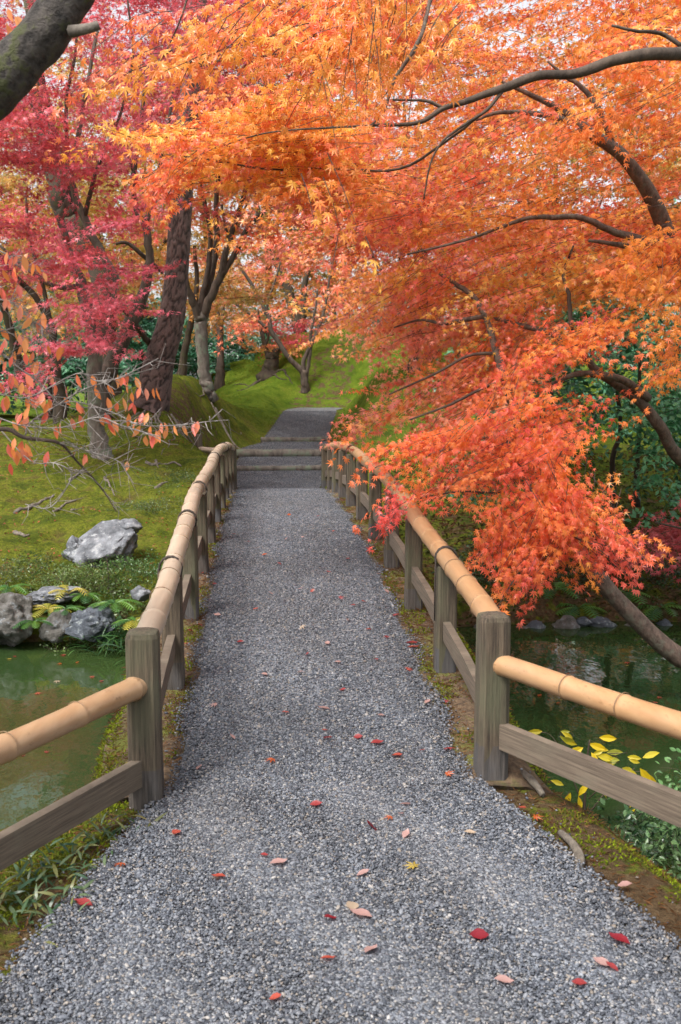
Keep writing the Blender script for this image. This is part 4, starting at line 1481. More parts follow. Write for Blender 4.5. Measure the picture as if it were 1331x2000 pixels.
# ------------------------------------------------------------------ left maples
bL = P(195, 890, 15.0)
bL[2] = hz(bL[0], bL[1])
tL = thing('maple_tree', bL, 'pink and crimson maple with a pale grey trunk on the left bank', 'maple tree', 'red maples at the left')
limb(tL, bL, [(200, 900, 15, 50), (193, 860, 15, 34), (186, 760, 15, 30), (182, 660, 15.1, 28), (160, 560, 15.2, 22), (142, 510, 15.3, 17), (125, 450, 15.3, 15), (119, 425, 15.4, 14), (132, 395, 15.4, 12), (140, 340, 15.5, 10), (165, 200, 15.6, 8), (190, 60, 15.7, 6)], M['pale_bark'], 'trunk', 10, 0.15)
for ln in ([(186, 690, 15.05, 22), (222, 560, 15, 20), (210, 515, 15, 18), (165, 430, 15, 16), (135, 340, 15, 13), (112, 285, 15, 11), (92, 265, 15, 8), (60, 200, 15, 5)],
           [(135, 340, 15, 8), (130, 200, 15, 7), (150, 80, 15, 5), (130, -60, 15, 4)],
           [(165, 430, 15, 10), (190, 330, 14.8, 8), (230, 240, 14.6, 6), (260, 120, 14.5, 5), (250, 0, 14.5, 4)],
           [(160, 560, 15.2, 12), (110, 560, 14.8, 9), (60, 530, 14.6, 7), (0, 480, 14.4, 5)],
           [(112, 285, 15, 8), (60, 320, 14.8, 6), (0, 300, 14.6, 5)]):
    limb(tL, bL, ln, M['pale_bark'] if ln[0][3] > 11 else M['maple_bark'], sides=6)
lL = Leaves()
pl = dict(hang=0.25, droop=0.10, tilt=0.22)
boughs(lL, [(-250, -160), (520, -160), (500, 60), (430, 150), (330, 210), (200, 270), (60, 280), (-250, 310)], (12.8, 16.5), 125, 8, 0.6, (0.4, 0.8), 26, 0.078, c_pink, (-0.3, -0.6, -0.1), thick=0.05, dj=0.8, **pl)
boughs(lL, [(-250, -450), (520, -450), (520, -120), (-250, -120)], (12.8, 16.5), 30, 8, 0.6, (0.4, 0.8), 26, 0.078, c_pink, (-0.3, -0.6, -0.1), thick=0.05, dj=0.8, **pl)
boughs(lL, [(-150, 260), (230, 240), (290, 310), (220, 370), (100, 370), (-150, 400)], (13, 16), 30, 8, 0.5, (0.4, 0.7), 26, 0.076, c_crim + c_pink, (-0.3, -0.6, -0.1), thick=0.05, dj=0.8, **pl)
for poly, k in (([(90, 530), (170, 490), (240, 510), (255, 550), (160, 560), (90, 560)], 9), ([(110, 590), (200, 570), (235, 600), (180, 630), (120, 630)], 6),
                ([(90, 655), (150, 640), (215, 650), (200, 685), (110, 695)], 5), ([(60, 715), (130, 710), (120, 730), (60, 735)], 2), ([(205, 395), (270, 380), (285, 420), (220, 440)], 3), ([(60, 455), (140, 440), (150, 470), (80, 480)], 3)):
    boughs(lL, poly, (13.2, 15.0), k, 8, 0.42, (0.3, 0.6), 26, 0.074, c_crim + c_pink[:2], (-0.5, -0.6, -0.12), thick=0.03, dj=0.7, **pl)
finish_crown(tL, bL, lL, T5, M['leaf'])
for pts, w in (([(30, 1005), (60, 993), (90, 975), (105, 968)], 0.03), ([(105, 1000), (125, 988), (150, 978)], 0.02), ([(140, 998), (160, 993)], 0.018),
               ([(285, 905), (305, 908), (335, 905), (355, 912)], 0.03), ([(305, 900), (310, 915)], 0.02), ([(305, 955), (320, 945), (328, 942)], 0.03), ([(30, 1042), (45, 1046), (58, 1046)], 0.03), ([(205, 935), (215, 950), (225, 970)], 0.02), ([(135, 940), (150, 930), (162, 922)], 0.02)):
    ground_root(tL, bL, pts, w, w * 0.4)

bM = P(205, 740, 17.5)
bM[2] = hz(bM[0], bM[1])
tM = thing('maple_tree', bM, 'crooked bare stemmed red maple directly left of the pine', 'maple tree', 'red maples at the left')
limb(tM, bM, [(196, 760, 17.5, 38), (205, 735, 17.5, 32), (222, 700, 17.5, 28), (249, 648, 17.5, 26), (262, 619, 17.5, 26), (281, 570, 17.5, 20), (289, 538, 17.5, 18), (292, 489, 17.5, 16), (284, 440, 17.5, 14), (273, 424, 17.5, 12), (264, 395, 17.5, 11), (262, 340, 17.4, 9), (275, 250, 17.3, 8), (285, 150, 17.2, 6)], M['maple_bark'], 'trunk', 10, 0.15)
for ln in ([(283, 435, 17.5, 12), (296, 405, 17.6, 11), (304, 380, 17.6, 10), (310, 340, 17.6, 8), (330, 240, 17.5, 7), (345, 130, 17.5, 5)],
           [(258, 625, 17.5, 14), (245, 607, 17.4, 9), (227, 600, 17.3, 6), (200, 580, 17.2, 4)],
           [(262, 630, 17.5, 14), (280, 655, 17.8, 12), (300, 680, 18.2, 12)],
           [(319, 532, 18.4, 8), (280, 500, 18, 8), (250, 475, 17.9, 7), (227, 476, 17.8, 5)],
           [(262, 340, 17.4, 7), (240, 270, 17.2, 5), (215, 225, 17, 4)]):
    limb(tM, bM, ln, M['maple_bark'], sides=6)
lM = Leaves()
boughs(lM, [(200, -200), (560, -250), (560, 160), (470, 280), (400, 320), (330, 340), (230, 300), (210, 120)], (18.4, 21.0), 135, 8, 0.6, (0.5, 0.9), 24, 0.085, c_crim + c_pink, (0, -0.7, -0.1), thick=0.06, dj=0.8, **pl)
boughs(lM, [(200, 380), (330, 400), (330, 470), (260, 500), (190, 460)], (18.3, 19.5), 6, 8, 0.4, (0.4, 0.8), 24, 0.085, c_crim, (0, -0.7, -0.1), thick=0.05, dj=0.8, **pl)
finish_crown(tM, bM, lM, T5, M['leaf'])

bD = P(206, 742, 22.0)
bD[2] = hz(bD[0], bD[1])
tD = thing('old_tree', bD, 'thick dark mossy trunk behind the pink maple, hidden in leaves', 'tree')
limb(tD, bD, [(207, 770, 22, 60), (206, 700, 22, 46), (206, 600, 22, 42), (198, 540, 22, 42), (170, 480, 22, 42), (140, 430, 22, 44), (122, 395, 22, 42), (100, 300, 22, 38), (70, 150, 22, 30), (60, 0, 22, 22)], M['dark_bark'], 'trunk', 12, 0.15)
lD = Leaves()
boughs(lD, [(-150, -200), (220, -200), (240, 180), (-150, 300)], (21, 25), 14, 8, 0.9, (0.6, 1.0), 22, 0.12, c_olive + c_bgor, (0, -0.7, -0.1), thick=0.15, dj=0.8, twig=0.008)
boughs(lD, [(-150, 300), (330, 300), (340, 600), (240, 650), (-150, 600)], (23.5, 28), 85, 8, 0.9, (0.6, 1.0), 22, 0.13, c_olive + c_bgor[:2], (0, -0.7, -0.1), thick=0.12, dj=0.8, twig=0.006)
finish_crown(tD, bD, lD, T5, M['leaf'])

bE = P(112, 745, 19.0)
bE[2] = hz(bE[0], bE[1])
tE = thing('maple_tree', bE, 'slim dark stemmed red maple near the left edge behind the cherry twigs', 'maple tree', 'red maples at the left')
limb(tE, bE, [(116, 770, 19, 24), (112, 740, 19, 18), (108, 690, 19, 16), (98, 630, 19, 14), (70, 580, 19, 12), (30, 540, 19, 10), (0, 500, 19, 8), (-40, 430, 19, 6)], M['dark_bark'], 'trunk', 8)
limb(tE, bE, [(104, 660, 19, 10), (85, 560, 19, 8), (60, 470, 19, 6), (50, 380, 19, 5)], M['dark_bark'], sides=6)
limb(tE, bE, [(100, 770, 19.3, 22), (55, 765, 19.2, 26), (20, 640, 19, 16), (-5, 560, 19, 12), (-40, 470, 19, 8)], M['dark_bark'], sides=6)
lE = Leaves()
boughs(lE, [(-160, 420), (60, 400), (120, 480), (60, 560), (-160, 600)], (17.5, 20), 26, 8, 0.6, (0.5, 0.9), 24, 0.085, c_crim + c_redor, (0, -0.7, -0.1), thick=0.06, dj=0.8, **pl)
finish_crown(tE, bE, lE, T5, M['leaf'])

# ------------------------------------------------------------------ multi-stemmed maple right of the pine
bS = P(401, 745, 22.0)
bS[2] = hz(bS[0], bS[1])
tS = thing('maple_tree', bS, 'many stemmed maple fanning up from a pale trunk just right of the pine', 'maple tree', 'maples behind the mound')
limb(tS, bS, [(404, 765, 22.0, 30), (401, 742, 22.0, 26), (397, 700, 22.0, 24), (393, 640, 22.0, 25), (394, 615, 22.0, 24)], M['pale_bark'], 'trunk', 12, 0.12)
for ln in ([(392, 635, 22.0, 18), (384, 605, 21.9, 17), (373, 580, 21.8, 14), (363, 545, 21.7, 11), (355, 470, 21.7, 8)],
           [(393, 625, 22.0, 14), (394, 590, 22.0, 13), (404, 545, 22.0, 11), (410, 500, 22.0, 10), (411, 451, 21.9, 9), (401, 400, 21.8, 8), (394, 362, 21.7, 6), (390, 280, 21.7, 5)],
           [(394, 622, 22.0, 16), (403, 570, 22.1, 15), (416, 525, 22.2, 13), (424, 462, 22.3, 11), (422, 413, 22.3, 10), (430, 327, 22.3, 9), (443, 300, 22.3, 8), (455, 200, 22.3, 6)],
           [(396, 622, 22.0, 18), (408, 588, 21.9, 17), (432, 538, 21.8, 15), (439, 500, 21.7, 13), (449, 468, 21.7, 11), (465, 419, 21.6, 10), (481, 367, 21.5, 8), (497, 320, 21.5, 7), (520, 220, 21.5, 5)],
           [(432, 540, 21.8, 12), (459, 497, 21.7, 11), (484, 446, 21.6, 9), (505, 424, 21.5, 8), (546, 384, 21.4, 6), (600, 350, 21.3, 4)],
           [(449, 470, 21.7, 8), (440, 440, 21.6, 6), (434, 400, 21.6, 5)]):
    limb(tS, bS, ln, M['maple_bark'], sides=7)
lS = Leaves()
boughs(lS, [(300, -100), (640, -100), (640, 300), (520, 330), (420, 330), (330, 200)], (19, 23), 85, 8, 0.7, (0.5, 0.9), 22, 0.095, c_redor + c_crim, (0, -0.7, -0.1), thick=0.07, dj=0.8, **pl)
boughs(lS, [(370, 370), (520, 330), (640, 330), (600, 420), (500, 450), (390, 500), (350, 430)], (20.8, 24), 34, 8, 0.6, (0.5, 0.9), 22, 0.095, c_redor + c_bgor, (0, -0.7, -0.1), thick=0.06, dj=0.8, **pl)
finish_crown(tS, bS, lS, T5, M['leaf'])
for az, L, w in ((-20, 1.5, 0.06), (-60, 1.3, 0.05), (10, 1.2, 0.04), (-110, 1.0, 0.04)):
    hill_root(tS, bS, bS[0] + 0.12 * math.cos(R(az)), bS[1] + 0.12 * math.sin(R(az)), az, L, w)

bT = P(356, 728, 24.5)
bT[2] = hz(bT[0], bT[1])
tT = thing('maple_tree', bT, 'thin dark maple between the pine and the many stemmed maple', 'maple tree', 'maples behind the mound')
limb(tT, bT, [(354, 750, 23.5, 26), (357, 715, 23.5, 16), (363, 675, 23.5, 14), (374, 630, 23.5, 12), (385, 560, 23.5, 9), (380, 480, 23.5, 7)], M['dark_bark'], 'trunk', 8)
lT = Leaves()
boughs(lT, [(330, 500), (470, 470), (480, 600), (430, 640), (340, 600)], (23, 26), 22, 8, 0.7, (0.5, 0.9), 20, 0.11, c_bgor + c_olive, (0, -0.7, -0.1), thick=0.07, dj=0.8, twig=0.006, hang=0.3)
finish_crown(tT, bT, lT, T5, M['leaf'])

# ------------------------------------------------------------------ trees on the green hill
bY = ground_hit(596, 763)
YY = bY[1]
tY = thing('maple_tree', bY, 'small forked maple standing on the moss beyond the top of the path', 'maple tree', 'maples on the moss hill')
limb(tY, bY, [(596, 770, YY, 18), (596, 750, YY, 15), (594, 725, YY, 15)], M['maple_bark'], 'trunk', 9)
for ln in ([(594, 728, YY, 13), (578, 712, YY, 12), (555, 685, YY, 11), (530, 644, YY, 10), (526, 622, YY, 10), (510, 590, YY, 8), (494, 559, YY, 7), (479, 536, YY, 6), (458, 500, YY, 5), (450, 460, YY, 3)],
           [(594, 725, YY, 11), (594, 703, YY, 10), (611, 667, YY, 9), (625, 635, YY, 8), (636, 595, YY, 6), (641, 563, YY, 5), (650, 500, YY, 4)],
           [(598, 740, YY, 10), (605, 694, YY, 8), (609, 644, YY, 7), (618, 595, YY, 5), (620, 568, YY, 4)],
           [(521, 640, YY, 7), (497, 620, YY, 6), (465, 597, YY, 5), (440, 581, YY, 5), (415, 565, YY, 3)],
           [(526, 622, YY, 7), (522, 595, YY, 6), (533, 563, YY, 5), (542, 536, YY, 4), (548, 511, YY, 3)]):
    limb(tY, bY, ln, M['maple_bark'], sides=6)
lY = Leaves()
for poly, k, pal in (([(430, 520), (560, 480), (640, 500), (640, 570), (540, 560), (450, 570)], 12, c_redor + c_bgor), ([(440, 590), (520, 570), (560, 610), (500, 640), (440, 630)], 6, c_bgor), ([(600, 545), (690, 530), (700, 590), (620, 600)], 6, c_redor)):
    boughs(lY, poly, (YY + 0.3, YY + 2.2), k, 8, 0.7, (0.5, 0.9), 20, 0.10, pal, (0, -0.7, -0.1), thick=0.06, dj=0.8, **pl)
finish_crown(tY, bY, lY, T5, M['leaf'])

bU = ground_hit(530, 728)
YU = bU[1]
tU = thing('maple_tree', bU, 'stunted maple stump with one live stem and flat red crown on the hill', 'maple tree', 'maples on the moss hill')
limb(tU, bU, [(528, 742, YU, 60), (529, 728, YU, 40), (531, 708, YU, 30), (534, 690, YU, 26)], M['dark_bark'], 'trunk', 10, 0.25)
limb(tU, bU, [(534, 697, YU, 16), (539, 686, YU, 15), (543, 677, YU, 13)], M['dark_bark'], 'stub', 7)
limb(tU, bU, [(530, 702, YU, 14), (519, 680, YU, 11), (513, 655, YU, 9), (508, 632, YU, 7), (505, 605, YU, 4)], M['dark_bark'], sides=6)
limb(tU, bU, [(519, 675, YU, 7), (524, 660, YU, 6), (524, 645, YU, 5)], M['dark_bark'], sides=6)
lU = Leaves()
for poly, k, pal in (([(525, 655), (560, 635), (605, 650), (600, 670), (540, 678)], 8, c_redor[:1] + c_crim), ([(440, 640), (510, 628), (530, 640), (450, 655)], 5, c_redor), ([(475, 680), (560, 665), (560, 690), (490, 695)], 5, c_bgor + c_redor)):
    boughs(lU, poly, (YU - 0.4, YU + 0.8), k, 8, 0.55, (0.4, 0.7), 22, 0.09, pal, (0, -0.7, -0.05), thick=0.03, dj=0.8, **pl)
finish_crown(tU, bU, lU, T5, M['leaf'])
for az, L, w in ((-150, 1.0, 0.11), (-100, 0.8, 0.09), (-40, 0.9, 0.10), (200, 1.1, 0.09)):
    hill_root(tU, bU, bU[0] + 0.18 * math.cos(R(az)), bU[1] + 0.18 * math.sin(R(az)), az, L, w, M['dark_bark'])


def back_tree(name, label, group, trunks, mat, regs, pal, leaf, Y, tpl=T5, twig=0.008, kw=None, m=20):
    x, y = trunks[0][0][:2]
    b_ = P(x, y, Y)
    b_[2] = hz(b_[0], b_[1])
    t = thing(name, b_, label, 'maple tree' if 'maple' in name else 'tree', group)
    first = True
    for ln in trunks:
        limb(t, b_, [(a, c_, Y + dy, w) for a, c_, dy, w in ln], mat, 'trunk' if first else 'branch', 8 if first else 6)
        first = False
    lv = Leaves()
    for poly, Yr, k, pp in regs:
        boughs(lv, poly, Yr, k, 8, 0.9, (0.6, 1.1), m, leaf, pp or pal, (0, -0.7, -0.1), thick=0.12, dj=0.9, twig=twig, **(kw or dict(hang=0.35, droop=0.12, tilt=0.3)))
    finish_crown(t, b_, lv, tpl, M['leaf'])
    return t


back_tree('maple_tree', 'slim twin stemmed maple behind the left shoulder of the moss hill', 'maples on the moss hill', [[(431, 725, 0, 18), (431, 700, 0, 14), (430, 650, 0, 12), (424, 600, 0, 8), (420, 540, 0, 6)], [(431, 650, 0, 9), (437, 600, 0, 8), (436, 550, 0, 5)]], M['maple_bark'],
          [([(380, 520), (500, 500), (500, 640), (440, 650), (400, 620)], (32, 35), 18, None)], c_bgor + c_olive, 0.12, 31)
back_tree('maple_tree', 'dark double trunked maple behind the crest of the moss hill', 'maples on the moss hill', [[(588, 690, 0, 30), (586, 645, 0, 24), (575, 605, 0, 21), (564, 570, 0, 19), (545, 520, 0, 15), (525, 480, 0, 12), (505, 420, 0, 9), (500, 360, 0, 7)], [(588, 640, 0, 18), (594, 597, 0, 17), (596, 560, 0, 14), (610, 500, 0, 10), (640, 420, 0, 8)]], M['dark_bark'],
          [([(480, 240), (740, 220), (760, 420), (660, 520), (520, 480)], (36, 40), 50, c_lime + c_bgor), ([(560, 560), (700, 540), (700, 640), (600, 650)], (37, 40), 16, c_bgor)], c_bgor, 0.14, 37)
back_tree('maple_tree', 'dark trunked maple on the moss slope behind the salmon sprays', 'maples on the moss hill', [[(811, 715, 0, 30), (812, 690, 0, 24), (815, 600, 0, 26), (821, 530, 0, 24), (830, 440, 0, 16), (820, 340, 0, 10)], [(816, 590, 0, 16), (850, 540, 0, 12), (870, 470, 0, 9)]], M['dark_bark'],
          [([(700, 400), (900, 380), (960, 520), (900, 600), (740, 580)], (21, 24), 46, c_redor + c_salmon)], c_salmon, 0.11, 22)
back_tree('maple_tree', 'second dark trunk on the moss slope, with red leaves', 'maples on the moss hill', [[(845, 720, 0, 28), (844, 690, 0, 22), (850, 620, 0, 20), (880, 580, 0, 15), (878, 540, 0, 14), (890, 460, 0, 10)], [(880, 580, 0, 10), (905, 530, 0, 9), (920, 470, 0, 6)]], M['dark_bark'],
          [([(860, 470), (1000, 440), (1100, 500), (1000, 580), (880, 560)], (23.5, 27), 30, c_crim + c_redor)], c_crim, 0.11, 24)
# far screen of trees
BG = [(-60, 40, c_olive + c_bgor, 'yellow olive maple'), (120, 37, c_olive, 'golden maple'), (270, 42, c_lime + c_olive, 'lime yellow maple'), (400, 44, c_bgor + c_olive, 'amber maple'), (520, 47, c_lime, 'pale lime maple'), (650, 46, c_bgor + c_lime, 'orange and lime maple'),
      (790, 40, c_bgor, 'orange maple'), (930, 36, c_redor + c_bgor, 'red orange maple'), (1090, 34, c_bgor + c_olive, 'amber and olive maple'), (1250, 36, c_olive + c_lime, 'olive yellow maple'), (1420, 38, c_bgor, 'orange maple at the far right'), (-230, 38, c_redor, 'red maple at the far left')]
WHERE = ['at the left edge behind the crimson maple', 'behind the thick mossy trunk', 'behind the crooked maple left of the pine', 'behind the many stemmed maple', 'above the stump on the moss hill', 'behind the crest of the moss hill', 'behind the dark trunks on the slope', 'behind the salmon sprays', 'behind the evergreen shrubs', 'behind the arching orange maple', 'beyond the arching orange maple', 'beyond the cherry twigs']
for i, (px, Y, pal, nm) in enumerate(BG):
    yb = 690
    j = RNG.uniform(-25, 25)
    sc = 40.0 / Y
    poly = [(px - 150 * sc, 560), (px - 190 * sc, 330), (px - 120 * sc, 130), (px + 20, 40 + j), (px + 130 * sc, 150), (px + 190 * sc, 340), (px + 150 * sc, 580), (px, 620)]
    back_tree('maple_tree', 'distant %s %s' % (nm.replace(' at the far right', '').replace(' at the far left', ''), WHERE[i]), 'distant autumn trees', [[(px, 740, 0, 22), (px + j * 0.3, 650, 0, 15), (px + j, 500, 0, 12), (px - j, 350, 0, 9), (px, 200, 0, 5)], [(px + j * 0.5, 600, 0, 9), (px + 50, 480, 0, 7), (px + 90, 380, 0, 4)], [(px + j * 0.5, 610, 0, 9), (px - 60, 500, 0, 7), (px - 100, 400, 0, 4)]],
              M['dark_bark'], [(poly, (Y - 2, Y + 3), 84, None)], pal, 0.20, Y, T3, 0.012, None, 20)
# evergreen shrubs at the foot of the far trees
SH = [(-40, 33, 600), (90, 31, 600), (180, 34, 560), (270, 30, 580), (345, 33, 640), (470, 36, 590), (560, 40, 600), (690, 41, 560), (800, 33, 560), (-160, 30, 560), (240, 46, 330), (60, 50, 420)]
SW = ['left of the dark stems', 'behind the slim dark stems', 'behind the mossy trunk', 'left of the pine foot', 'right of the pine foot', 'behind the slim twin maple', 'behind the stump', 'right of the hill crest', 'behind the slope trunks', 'at the left edge', 'high behind the crimson maple', 'high at the left edge']
for i, (px, Y, top) in enumerate(SH):
    b_ = P(px, 720, Y)
    b_[2] = hz(b_[0], b_[1])
    tall = top < 450
    t = thing('evergreen_tree' if tall else 'evergreen_shrub', b_, '%s bluish green evergreen %s %s' % ('tall' if tall else 'round', 'tree' if tall else 'shrub', SW[i]), 'tree' if tall else 'shrub', 'far evergreens')
    limb3(t, b_, [(*(b_ - np.array([0, 0, 0.1])), 0.10), (b_[0] + 0.1, b_[1], b_[2] + 0.6, 0.08), (*P(px + 5, (720 + top) / 2, Y), 0.05)], M['dark_bark'], 'trunk', 6)
    lv = Leaves()
    w = 90 if not tall else 70
    poly = [(px - w, 745), (px - w * 1.05, (720 + top) / 2), (px - w * 0.5, top + 10), (px + w * 0.3, top), (px + w, (720 + top) / 2 - 10), (px + w, 745)]
    boughs(lv, poly, (Y - 0.8, Y + 1.2), 34 if not tall else 60, 8, 0.6, (0.3, 0.6), 22, 0.15, c_teal, (0, -0.7, 0.1), thick=0.2, dj=0.9, hang=0.2, twig=0)
    finish_crown(t, b_, lv, TD, M['leaf_gloss'])

# ------------------------------------------------------------------ evergreen shrubs on the right bank
def stem_shrub(label, stems, regs, Y, leaf, pal, singles, mat=M['dark_bark'], group='evergreen shrubs on the right bank', m=16):
    x, y = stems[0][0][:2]
    b_ = P(x, y, Y)
    b_[2] = hz(b_[0], b_[1])
    t = thing('camellia_shrub', b_, label, 'shrub', group)
    for ln in stems:
        q = [(a, c_, Y + dy, w) for a, c_, dy, w in ln]
        limb(t, b_, q, mat, 'stem', 7)
    lv = Leaves()
    for poly, Yr, k in regs:
        boughs(lv, poly, Yr, k, 6, 0.28, (0.15, 0.32), m, leaf, pal, (0, -0.5, 0.2), thick=0.1, dj=1.0, hang=0.25, droop=0.05, width=0.5, tilt=0.5, twig=0.004, nbias=(0, -0.3, 0.2))
    finish_crown(t, b_, lv, TO4, M['leaf_gloss'], singles=singles)
    return t


stem_shrub('glossy evergreen shrub with crooked bare stems under the maple limb', [[(1068, 1010, 0, 26), (1066, 945, 0, 18), (1095, 905, 0, 15), (1105, 850, 0, 12), (1085, 810, 0, 10), (1075, 760, 0, 10), (1073, 700, 0, 7)], [(1064, 950, 0, 9), (1045, 910, 0, 8), (1040, 880, 0, 6)], [(1082, 808, 0, 8), (1110, 800, 0, 7), (1135, 785, 0, 5)]],
           [([(960, 800), (1080, 770), (1190, 800), (1180, 870), (1060, 900), (960, 880)], (9.8, 11), 22), ([(920, 620), (1100, 560), (1200, 640), (1180, 760), (1040, 780), (930, 760)], (10, 11.6), 40), ([(890, 880), (1020, 880), (1010, 960), (900, 960)], (9.2, 10), 10)], 10.4, 0.085, c_green, 120)
stem_shrub('tall evergreen shrub with thin upright stems near the right edge', [[(1245, 990, 0, 14), (1243, 920, 0, 10), (1248, 840, 0, 9), (1250, 700, 0, 6)], [(1200, 990, 0.2, 12), (1196, 900, 0.2, 11), (1212, 840, 0.2, 9), (1205, 760, 0.2, 8)]],
           [([(1100, 520), (1400, 440), (1420, 760), (1300, 780), (1180, 720), (1100, 640)], (10.5, 13), 75), ([(1260, 780), (1420, 740), (1420, 990), (1330, 1000), (1270, 940)], (9.4, 10.6), 34)], 10.8, 0.085, c_green, 120)
stem_shrub('dense dark evergreen shrub behind the orange maple trunk', [[(1005, 930, 0, 14), (1002, 830, 0, 10), (1000, 720, 0, 7)], [(1010, 900, 0, 9), (1030, 820, 0, 7), (1050, 740, 0, 5)]],
           [([(900, 560), (1120, 520), (1140, 700), (1060, 860), (930, 800), (890, 680)], (12.5, 14.5), 62)], 13.2, 0.10, c_teal, 0)
stem_shrub('far dark evergreen mass filling the shade at the right edge', [[(1330, 900, 0, 18), (1325, 760, 0, 12), (1320, 620, 0, 8)], [(1332, 880, 0, 12), (1380, 700, 0, 8), (1400, 600, 0, 6)]],
           [([(1150, 480), (1450, 380), (1480, 880), (1320, 900), (1180, 860)], (14.5, 16.5), 95)], 15.0, 0.12, c_teal, 0)
# low plants on the right shore
bq = ground_hit(1290, 960)

# ------------------------------------------------------------------ ferns, grasses, small plants
def fern(loc, n, ln, pal, label, group=None, elev=0.55, spread=(0, 2 * PI)):
    t = thing('fern', loc, label, 'fern', group)
    for i in range(n):
        az = spread[0] + (spread[1] - spread[0]) * (i + RNG.uniform(0.1, 0.9)) / n
        L = ln * RNG.uniform(0.7, 1.1)
        d = np.array([math.cos(az), math.sin(az), 0])
        mpts = 12
        u = np.linspace(0, 1, mpts)
        el = elev * RNG.uniform(0.7, 1.3)
        line = d[None] * (L * u * 0.92)[:, None] + np.array([0, 0, 1.0])[None] * (L * (el * u - (el + 0.12) * u ** 2 * 0.9))[:, None]
        s = np.array([-d[1], d[0], 0])
        v, f = [], []
        for k in range(1, mpts):
            w = L * 0.27 * math.sin(PI * min(1, 0.15 + 0.85 * (1 - u[k]) ** 0.8)) * (1 if k > 1 else 0.6)
            st = L / mpts * 0.42
            tdir = nrm(line[k] - line[k - 1])
            for sg in (-1, 1):
                a = line[k] - tdir * st
                b_ = line[k] + tdir * st
                tip = line[k] + s * sg * w + tdir * w * 0.35 - np.array([0, 0, w * 0.25])
                m1 = (a + tip) / 2 - tdir * st * 0.3
                m2 = (b_ + tip) / 2 + tdir * st * 0.3
                j = len(v)
                v += [a, b_, m2, tip, m1]
                f += [(j, j + 1, j + 2, j + 4), (j + 4, j + 2, j + 3)]
        r = tube_vf(line, np.linspace(0.004, 0.0015, mpts), 4)
        mb = MB().add(v, f).add(*r)
        c = pal[i % len(pal)] * RNG.uniform(0.85, 1.15)
        me = mb.mesh('frond', M['leaf'], False, (0, 0, 0), np.repeat(c[None], mb.n, 0))
        link('frond', me, t)
    return t


g_yel = [lg(214, 196, 86, K), lg(200, 190, 70, K), lg(186, 184, 74, K)]
g_fern = [lg(96, 150, 60, K), lg(120, 170, 70, K), lg(70, 124, 60, K)]
fern(P(95, 1190, 8.7), 8, 0.24, g_yel, 'yellowing fern growing between the shore rocks', 'ferns on the left shore')
fern(P(135, 1160, 8.95), 5, 0.24, g_yel[:2], 'pale gold upright fern beside the flat shore rock', 'ferns on the left shore', 1.0)
fern(P(68, 1215, 8.55), 9, 0.20, g_fern, 'bright green fern drooping to the water right of the big round rock', 'ferns on the left shore')
fern(P(130, 1190, 8.7), 7, 0.24, g_fern[::2], 'small green fern between the two shore rocks', 'ferns on the left shore')
fern(P(225, 1180, 8.6), 8, 0.24, g_fern, 'broad green fern above the blue grey rock by the bridge', 'ferns on the left shore')
fern(P(20, 1150, 9.1), 7, 0.22, g_fern, 'green fern behind the big round rock at the left edge', 'ferns on the left shore')
fern(P(165, 1165, 8.95), 7, 0.2, g_fern, 'green fern between the flat rock and the blue grey rock', 'ferns on the left shore')
fern(P(265, 1215, 8.4), 8, 0.22, g_yel[1:] + g_fern, 'yellow green fern against the left side of the bridge', 'ferns on the left shore')
RF = [(1010, 1140, 'green fern under the hanging maple tip'), (1085, 1155, 'fern at the foot of the leaning trunk'), (1130, 1190, 'fern near the right shore stones'), (1290, 1190, 'fern beside the leaning trunk at the right edge'), (1060, 1020, 'dark fern beneath the crooked shrub stems'), (1225, 1160, 'fern above the right shoreline')]
for x, y, lb in RF:
    g = ground_hit(x, y)
    fern(g, 8, 0.34, g_fern, lb, 'ferns on the right bank')


def blade_clump(name, loc, n, ln, wid, pal, label, cat, group=None, spread=0.1, singles=True, up=0.8):
    """bamboo grass: arching narrow leaves on short stems"""
    t = thing(name, loc, label, cat, group)
    me_by = []
    for c in pal:
        v, f = [], []
        for k, (yy_, ww, zz_) in enumerate(((0, 0.3, 0), (0.3, 1.0, 0.10), (0.65, 0.8, 0.11), (1.0, 0.03, 0.0))):
            v += [(ww * wid / ln, yy_, zz_), (-ww * wid / ln, yy_, zz_)]
        for k in range(3):
            f.append((2 * k, 2 * k + 2, 2 * k + 3, 2 * k + 1))
        mb = MB().add(v, f)
        me_by.append(mb.mesh('blade', M['leaf'], True, (0, 0, 0), np.repeat(c[None], mb.n, 0)))
    for i in range(n):
        o = link('blade', me_by[i % len(pal)], t)
        r_ = RNG.normal(0, spread, 2)
        x, y = loc[0] + r_[0], loc[1] + r_[1]
        o.location = (r_[0], r_[1], max(hz(x, y), -0.6) - loc[2] + RNG.uniform(0, 0.10) * ln / 0.16)
        o.rotation_euler = (RNG.uniform(-0.1, up), RNG.normal(0, 0.3), RNG.uniform(0, 6.28))
        o.scale = (ln * RNG.uniform(0.6, 1.15),) * 3
    return t


